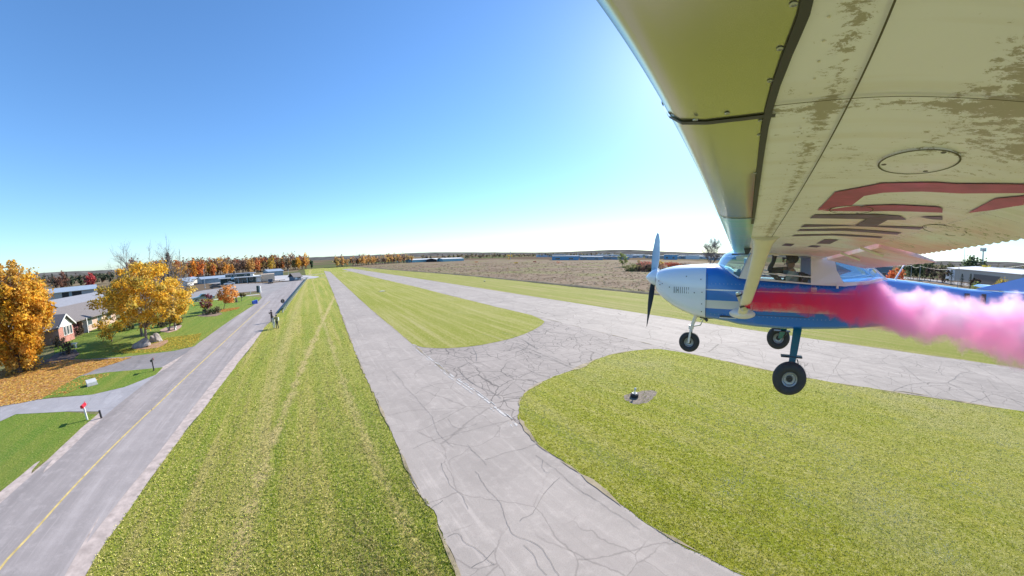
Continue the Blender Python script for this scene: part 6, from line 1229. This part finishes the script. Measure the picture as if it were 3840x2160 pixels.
# ---- landing gear
def wheel(name, c, r, wdt, axis_y=1):
    e_ = bpy.data.objects.new(name, None); scene.collection.objects.link(e_); e_.parent = AP; e_.location = c
    mb = MB(); pr = [(-wdt * .32, r * .46), (-wdt * .5, r * .60), (-wdt * .52, r * .78), (-wdt * .42, r * .93), (-wdt * .2, r * .995), (0, r), (wdt * .2, r * .995), (wdt * .42, r * .93), (wdt * .52, r * .78), (wdt * .5, r * .60), (wdt * .32, r * .46)]
    mb.lathe((0, 0, 0), (0, 1, 0), pr, 40); mb.build('tyre', P_rubber, e_, True)
    mb = MB(); mb.lathe((0, 0, 0), (0, 1, 0), [(-wdt * .3, r * .47), (-wdt * .36, r * .44), (-wdt * .2, r * .36), (-wdt * .2, r * .0), (wdt * .12, 0), (wdt * .12, r * .18), (wdt * .16, r * .34), (wdt * .30, r * .38), (wdt * .36, r * .44), (wdt * .3, r * .47)], 40); mb.build('rim', M_hub, e_, True, 30)
    mb = MB(); mb.lathe((0, wdt * .12, 0), (0, 1, 0), [(0, r * .2), (wdt * .12, r * .19), (wdt * .12, r * .13), (wdt * .05, r * .12), (wdt * .05, r * .07), (wdt * .16, r * .06), (wdt * .16, 0)], 20); mb.build('hub', P_dkm, e_, True, 30)
    for a in range(3): mb = MB(); aa = a * 2.094; mb.lathe((math.cos(aa) * r * .27, wdt * .14, math.sin(aa) * r * .27), (0, 1, 0), [(0, r * .045), (.01, r * .04), (.01, 0)], 8); mb.build('bolt', P_metal, e_)
    mb = MB(); mb.lathe((0, 0, 0), (0, -1, 0), [(wdt * .22, r * .33), (wdt * .32, r * .33), (wdt * .32, r * .1), (wdt * .32, 0)], 24); mb.build('brake_disc', P_metal, e_, True, 30)
    return e_
M_hub = M('wheel_hub_grey', (.36, .37, .39), .4, .5, var=.1)
lm = pl(ZP((1103, 1035))[0], 1, 1.17); rm = pl(ZP((1034, 780))[0], 1, -1.17); nw = pl(ZP((476, 805))[0], 1, 0)
wheel('main_wheel', lm, .222, .15); wheel('main_wheel', rm, .222, .15); wheel('nose_wheel', nw, .18, .125)
def leg(s_, wc):
    top = Vector((-2.50, s_ * .46, -.60)); bt = Vector((wc.x - .02, s_ * (abs(wc.y) - .13), wc.z + .03)); mid = top.lerp(bt, .5) + Vector((0, 0, .04))
    rows = []
    for p_, ch in ((top + Vector((0, -s_ * .2, .06)), .13), (top, .125), (mid, .11), (bt.lerp(mid, .2), .085), (bt, .075)):
        nv = Vector((0, .6 * s_, .8)) * .012; rows.append([p_ + Vector((ch / 2, 0, 0)) + nv, p_ + Vector((ch / 2, 0, 0)) - nv, p_ + Vector((-ch / 2, 0, 0)) - nv, p_ + Vector((-ch / 2, 0, 0)) + nv])
    mb = MB(); mb.grid(rows, True, True); o = mb.build('gear_leg', P_teal, AP); mb = MB(); mb.tube([bt + Vector((0, -.0, 0)), wc], .022, 8); mb.build('axle', P_dkm, o)
    st_ = bt.lerp(top, .36); mb = MB(); mb.box((st_.x - .12, st_.y - .04, st_.z - .012), (st_.x + .17, st_.y + .05, st_.z + .008)); mb.build('step', P_dkm, o)
    mb = MB(); mb.tube([bt + Vector((-.06, 0, .0)), bt.lerp(top, .12) + Vector((-.075, 0, 0)), bt.lerp(top, .2) + Vector((-.09, 0, 0)), bt.lerp(top, .3) + Vector((-.06, 0, 0))], .007, 6); mb.build('brake_line', P_seal, o)
leg(1, lm); leg(-1, rm)
mb = MB(); tp = Vector((-.93, 0, -.50)); ft = nw + Vector((-.02, 0, .25)); mb.tube([tp, ft], [.035, .03], 12); mb.tube([ft + Vector((.0, 0, -.02)), ft + Vector((.0, 0, .05))], .045, 12); ns = mb.build('nose_strut', P_white, AP, True, 40)
for s_ in (-1, 1): mb = MB(); mb.tube([ft + Vector((0, s_ * .03, 0)), ft + Vector((0, s_ * .085, -.06)), nw + Vector((0, s_ * .09, 0))], [.02, .018, .02], 8); mb.build('fork', P_white, ns)
mb = MB(); mb.tube([ft + Vector((-.03, 0, .03)), ft + Vector((-.16, 0, .06)), tp.lerp(ft, .35) + Vector((-.16, 0, .02)), tp.lerp(ft, .35)], .012, 6); mb.tube([tp + Vector((-.02, 0, .0)), tp + Vector((-.2, 0, -.03)), tp.lerp(ft, .5) + Vector((-.1, 0, 0))], .01, 6); mb.build('torque_link', P_metal, ns)
mb = MB(); mb.box((-1.2, -.12, -.60), (-.98, .12, -.56)); mb.tube([(-1.02, .16, -.54), (-1.12, .17, -.63)], .025, 8); mb.build('exhaust', P_dkm, AP)

# ---- the pilot
def pilot():
    hd = pl(ZK((1175, 315))[0], 1, .25); sh = pl(ZK((1215, 450))[0], 1, .25); hn = pl(ZK((945, 275))[0], 1, .36); eb = pl(ZK((880, 480))[0], 1, .40)
    J = {'pel': (-2.42, .25, -.10, .13), 'sp': (-2.45, .25, .0, .125), 'ch': (sh.x, .25, sh.z - .05, .125), 'nk': (hd.x - .02, .25, hd.z - .13, .05), 'h0': (hd.x, .25, hd.z - .045, .075), 'hd': (hd.x, .25, hd.z + .025, .088),
         'sl': (sh.x + .01, .42, sh.z - .03, .06), 'el': (sh.x + .16, .44, sh.z - .20, .045), 'wl': (eb.x, .40, eb.z - .03, .036), 'hl': (eb.x + .04, .38, eb.z - .02, .036),
         'sr': (sh.x + .01, .08, sh.z - .03, .06), 'er': (eb.x + .02, .12, eb.z + .0, .045), 'wr': (hn.x + .02, .2, hn.z - .07, .032), 'hr': (hn.x, .22, hn.z, .036),
         'kn': (-1.98, .36, -.08, .075), 'k2': (-1.98, .14, -.08, .075), 'f1': (-1.75, .36, -.40, .05), 'f2': (-1.75, .14, -.40, .05)}
    Eg = [('pel', 'sp'), ('sp', 'ch'), ('ch', 'nk'), ('nk', 'h0'), ('h0', 'hd'), ('ch', 'sl'), ('sl', 'el'), ('el', 'wl'), ('wl', 'hl'), ('ch', 'sr'), ('sr', 'er'), ('er', 'wr'), ('wr', 'hr'), ('pel', 'kn'), ('pel', 'k2'), ('kn', 'f1'), ('k2', 'f2')]
    for s_, (hx, hy, hz) in ((1, (hn.x, .22, hn.z)), ):
        for i, (dx, dy_, dz_) in enumerate(((-.05, .02, .06), (-.02, .03, .075), (.015, .03, .07), (.045, .02, .05), (.03, -.03, .03))):
            J['f%d_' % i] = (hx + dx * .6, hy + dy_, hz + dz_ * .6, .011); J['g%d_' % i] = (hx + dx, hy + dy_, hz + dz_, .009); Eg += [('hr', 'f%d_' % i), ('f%d_' % i, 'g%d_' % i)]
    ks = list(J); me = bpy.data.meshes.new('body'); O_ = Vector(J['pel'][:3])
    e_ = bpy.data.objects.new('person', None); scene.collection.objects.link(e_); e_.matrix_world = AP.matrix_world @ Matrix.Translation(O_); tag(e_, 'pilot in a grey-green T-shirt and sunglasses raising a hand inside the cabin', 'person')
    bm = bmesh.new(); vs = [bm.verts.new(Vector(J[k][:3]) - O_) for k in ks]
    for a, b_ in Eg: bm.edges.new((vs[ks.index(a)], vs[ks.index(b_)]))
    bm.verts.layers.skin.verify(); bm.to_mesh(me); bm.free(); o = bpy.data.objects.new('body', me); scene.collection.objects.link(o); o.parent = e_
    for i, k in enumerate(ks): me.skin_vertices[0].data[i].radius = (J[k][3],) * 2; me.skin_vertices[0].data[i].use_root = (k == 'pel')
    md = o.modifiers.new('skin', 'SKIN'); md.use_smooth_shade = True; ss = o.modifiers.new('sub', 'SUBSURF'); ss.levels = 2; ss.render_levels = 2
    mt, nt, b = newmat('pilot_body'); tc = N(nt, 'ShaderNodeTexCoord'); sp = N(nt, 'ShaderNodeSeparateXYZ'); L(nt, tc.outputs['Object'], sp.inputs[0])
    zc, xc, yc_ = sp.outputs[2], sp.outputs[0], sp.outputs[1]; hz = hd.z - O_.z
    skin_ = (.42, .24, .17); c_ = mix(nt, math_(nt, 'GREATER_THAN', zc, hz - .15), (.34, .40, .40), skin_)
    c_ = mix(nt, math_(nt, 'GREATER_THAN', xc, eb.x - O_.x - .045 - .03), c_, skin_) if 0 else c_
    fw = math_(nt, 'GREATER_THAN', xc, (sh.x - O_.x) + .13); c_ = mix(nt, math_(nt, 'MULTIPLY', fw, math_(nt, 'GREATER_THAN', zc, .06)), c_, (.10, .085, .08))
    c_ = mix(nt, math_(nt, 'LESS_THAN', zc, .03), c_, (.05, .06, .09)); L(nt, c_, b.inputs['Base Color']); b.inputs['Roughness'].default_value = .8; me.materials.append(mt)
    h0 = hd - O_
    mb = MB(); mb.lathe(h0 + Vector((-.032, 0, .045)), (-.45, 0, 1), [(-.065, .075), (-.02, .097), (.03, .092), (.06, .058), (.075, 0)], 18); mb.build('hair', M('brown_hair', (.09, .065, .045), .8, var=.3, vs=30), e_, True)
    mb = MB(); mb.tube([h0 + Vector((.088, -.06, .025)), h0 + Vector((.105, -.03, .025)), h0 + Vector((.105, .03, .025)), h0 + Vector((.085, .07, .03)), h0 + Vector((0, .092, .035))], [.016, .02, .02, .012, .005], 8); mb.build('sunglasses', P_dkm, e_)
    mb = MB(); mb.tube([h0 + Vector((.09, 0, .01)), h0 + Vector((.115, 0, -.015)), h0 + Vector((.085, 0, -.025))], [.012, .015, .01], 8); mb.tube([h0 + Vector((.08, -.02, -.05)), h0 + Vector((.088, 0, -.052)), h0 + Vector((.08, .02, -.05))], .006, 6); mb.build('face', M('face_skin', skin_, .6), e_)
    mb = MB(); mb.lathe(h0 + Vector((0, .085, .0)), (0, 1, 0), [(0, .04), (.02, .04), (.025, .03), (.025, 0)], 16); mb.tube([h0 + Vector((-.01, .095, .03)), h0 + Vector((-.02, .075, .11)), h0 + Vector((-.02, 0, .135)), h0 + Vector((-.02, -.075, .11)), h0 + Vector((-.01, -.095, .03))], .009, 6); mb.tube([h0 + Vector((0, .1, -.02)), h0 + Vector((.1, .06, -.06))], .005, 5); mb.build('headset', P_dkm, e_)
pilot()

# ---- coloured smoke trailing from the canister
mb = MB(); SM = []
top = ZP((820, 530), (900, 470), (1060, 475), (1250, 478), (1420, 492), (1560, 455), (1660, 430), (1740, 480), (1880, 465), (1960, 520), (2090, 480), (2230, 540), (2330, 560), (2440, 530), (2576, 560))
bot = ZP((820, 590), (900, 605), (1060, 622), (1250, 640), (1420, 668), (1560, 705), (1660, 730), (1740, 740), (1880, 785), (1960, 800), (2090, 800), (2230, 835), (2330, 860), (2440, 895), (2576, 950))
Ysm = lambda x: .96 + .10 * (-1.75 - x)
for a, c_ in zip(top, bot):
    pa = pl(a, 1, 1.0); y = Ysm(pa.x); pa = pl(a, 1, y); pb = pl(c_, 1, Ysm(pl(c_, 1, y).x)); SM.append((pa.x, (pa.z + pb.z) / 2, (pa.z - pb.z) / 2))
SM.append((SM[-1][0] - 1.2, SM[-1][1] - .12, SM[-1][2] * 1.15)); SM.append((SM[-1][0] - 1.5, SM[-1][1] - .15, SM[-1][2] * 1.2))
SM[0] = (SM[0][0] + .02, SM[0][1], .035); x0_, x1_ = SM[0][0], SM[-1][0]
rows = []
for x, z, r in SM: rr = r * 1.42 + .06; rows.append([(x, Ysm(x) + math.cos(a) * rr * .82, z + math.sin(a) * rr) for a in [k * math.pi / 8 for k in range(16)]])
mb.grid(rows, True, True)
mt = bpy.data.materials.new('coloured_smoke'); mt.use_nodes = True; nt = mt.node_tree; nt.nodes.clear(); out = N(nt, 'ShaderNodeOutputMaterial'); pv = N(nt, 'ShaderNodeVolumePrincipled'); L(nt, pv.outputs[0], out.inputs['Volume'])
tc = N(nt, 'ShaderNodeTexCoord'); sp = N(nt, 'ShaderNodeSeparateXYZ'); L(nt, tc.outputs['Object'], sp.inputs[0]); tt = math_(nt, 'MULTIPLY_ADD', sp.outputs[0], 1 / (x1_ - x0_), -x0_ / (x1_ - x0_), clamp=True)
def curve(vals):
    r = N(nt, 'ShaderNodeFloatCurve'); cv = r.mapping.curves[0]; pts = sorted(((x - x0_) / (x1_ - x0_), v) for x, v in vals)
    while len(cv.points) < len(pts): cv.points.new(.5, .5)
    for p_, (a, v) in zip(cv.points, pts): p_.location = (a, v); p_.handle_type = 'VECTOR'
    r.mapping.update(); L(nt, tt, r.inputs['Value']); return r.outputs[0]
zc = math_(nt, 'ADD', curve([(x, z + 1.5) for x, z, r in SM]) if 0 else math_(nt, 'MULTIPLY', curve([(x, (z + 1.5) / 3) for x, z, r in SM]), 3.0), -1.5); rc = curve([(x, min(1, r * 1.12)) for x, z, r in SM])
yc_ = math_(nt, 'MULTIPLY_ADD', sp.outputs[0], -.10, .96 - .175); dy_ = math_(nt, 'DIVIDE', math_(nt, 'SUBTRACT', sp.outputs[1], yc_), .8); dz_ = math_(nt, 'SUBTRACT', sp.outputs[2], zc)
dist = math_(nt, 'DIVIDE', math_(nt, 'SQRT', math_(nt, 'ADD', math_(nt, 'MULTIPLY', dy_, dy_), math_(nt, 'MULTIPLY', dz_, dz_))), rc)
def vn(scale, det): n = N(nt, 'ShaderNodeTexNoise'); n.inputs['Scale'].default_value = scale; n.inputs['Detail'].default_value = det; n.inputs['Roughness'].default_value = .6; L(nt, tc.outputs['Object'], n.inputs['Vector']); return n.outputs['Fac']
nz = math_(nt, 'ADD', math_(nt, 'MULTIPLY_ADD', vn(3.2, 4), 1.5, -.75), math_(nt, 'MULTIPLY_ADD', vn(9.0, 4), .9, -.45))
field = math_(nt, 'ADD', math_(nt, 'SUBTRACT', .98, dist), nz); den = math_(nt, 'MULTIPLY', field, 2.3, clamp=True)
den = math_(nt, 'MULTIPLY', den, math_(nt, 'SUBTRACT', 62, math_(nt, 'MULTIPLY', math_(nt, 'MINIMUM', math_(nt, 'MULTIPLY', tt, 3.4), 1.0), 47))); L(nt, den, pv.inputs['Density'])
colr = N(nt, 'ShaderNodeValToRGB'); e = colr.color_ramp.elements; L(nt, tt, colr.inputs[0])
for i, (p_, cc) in enumerate(((0, (.998, .06, .17)), (.14, (.998, .10, .27)), (.24, (.998, .22, .52)), (.31, (.9985, .62, .86)), (.5, (.9985, .70, .87)), (.98, (.9985, .72, .87)))):
    q = e[0] if i == 0 else e.new(p_); q.position = p_; q.color = (*cc, 1)
e.remove(e[-1]); sunlit_tops = math_(nt, 'MULTIPLY', ramp(nt, vn(2.2, 2), [(.47, 0), (.6, 1)]), math_(nt, 'MULTIPLY_ADD', tt, 9.0, -2.2, clamp=True)); sunlit_tops = math_(nt, 'MULTIPLY', sunlit_tops, math_(nt, 'MULTIPLY_ADD', math_(nt, 'DIVIDE', dz_, rc), 1.2, .75, clamp=True)); L(nt, mix(nt, sunlit_tops, colr.outputs[0], (.9995, .955, .985)), pv.inputs['Color']); pv.inputs['Anisotropy'].default_value = .25  # sunlight on the smoke's tops is mixed into its colour as white
bm = bmesh.new(); sm_ = mb.build('smoke', mt); bm.from_mesh(sm_.data); bmesh.ops.remove_doubles(bm, verts=bm.verts, dist=1e-5); bmesh.ops.recalc_face_normals(bm, faces=bm.faces); bm.to_mesh(sm_.data); bm.free()
sm_.matrix_world = AP.matrix_world; tag(sm_, 'red smoke turning pink with painted sunlit white tops as it trails from the strut canister', 'smoke', kind='stuff')
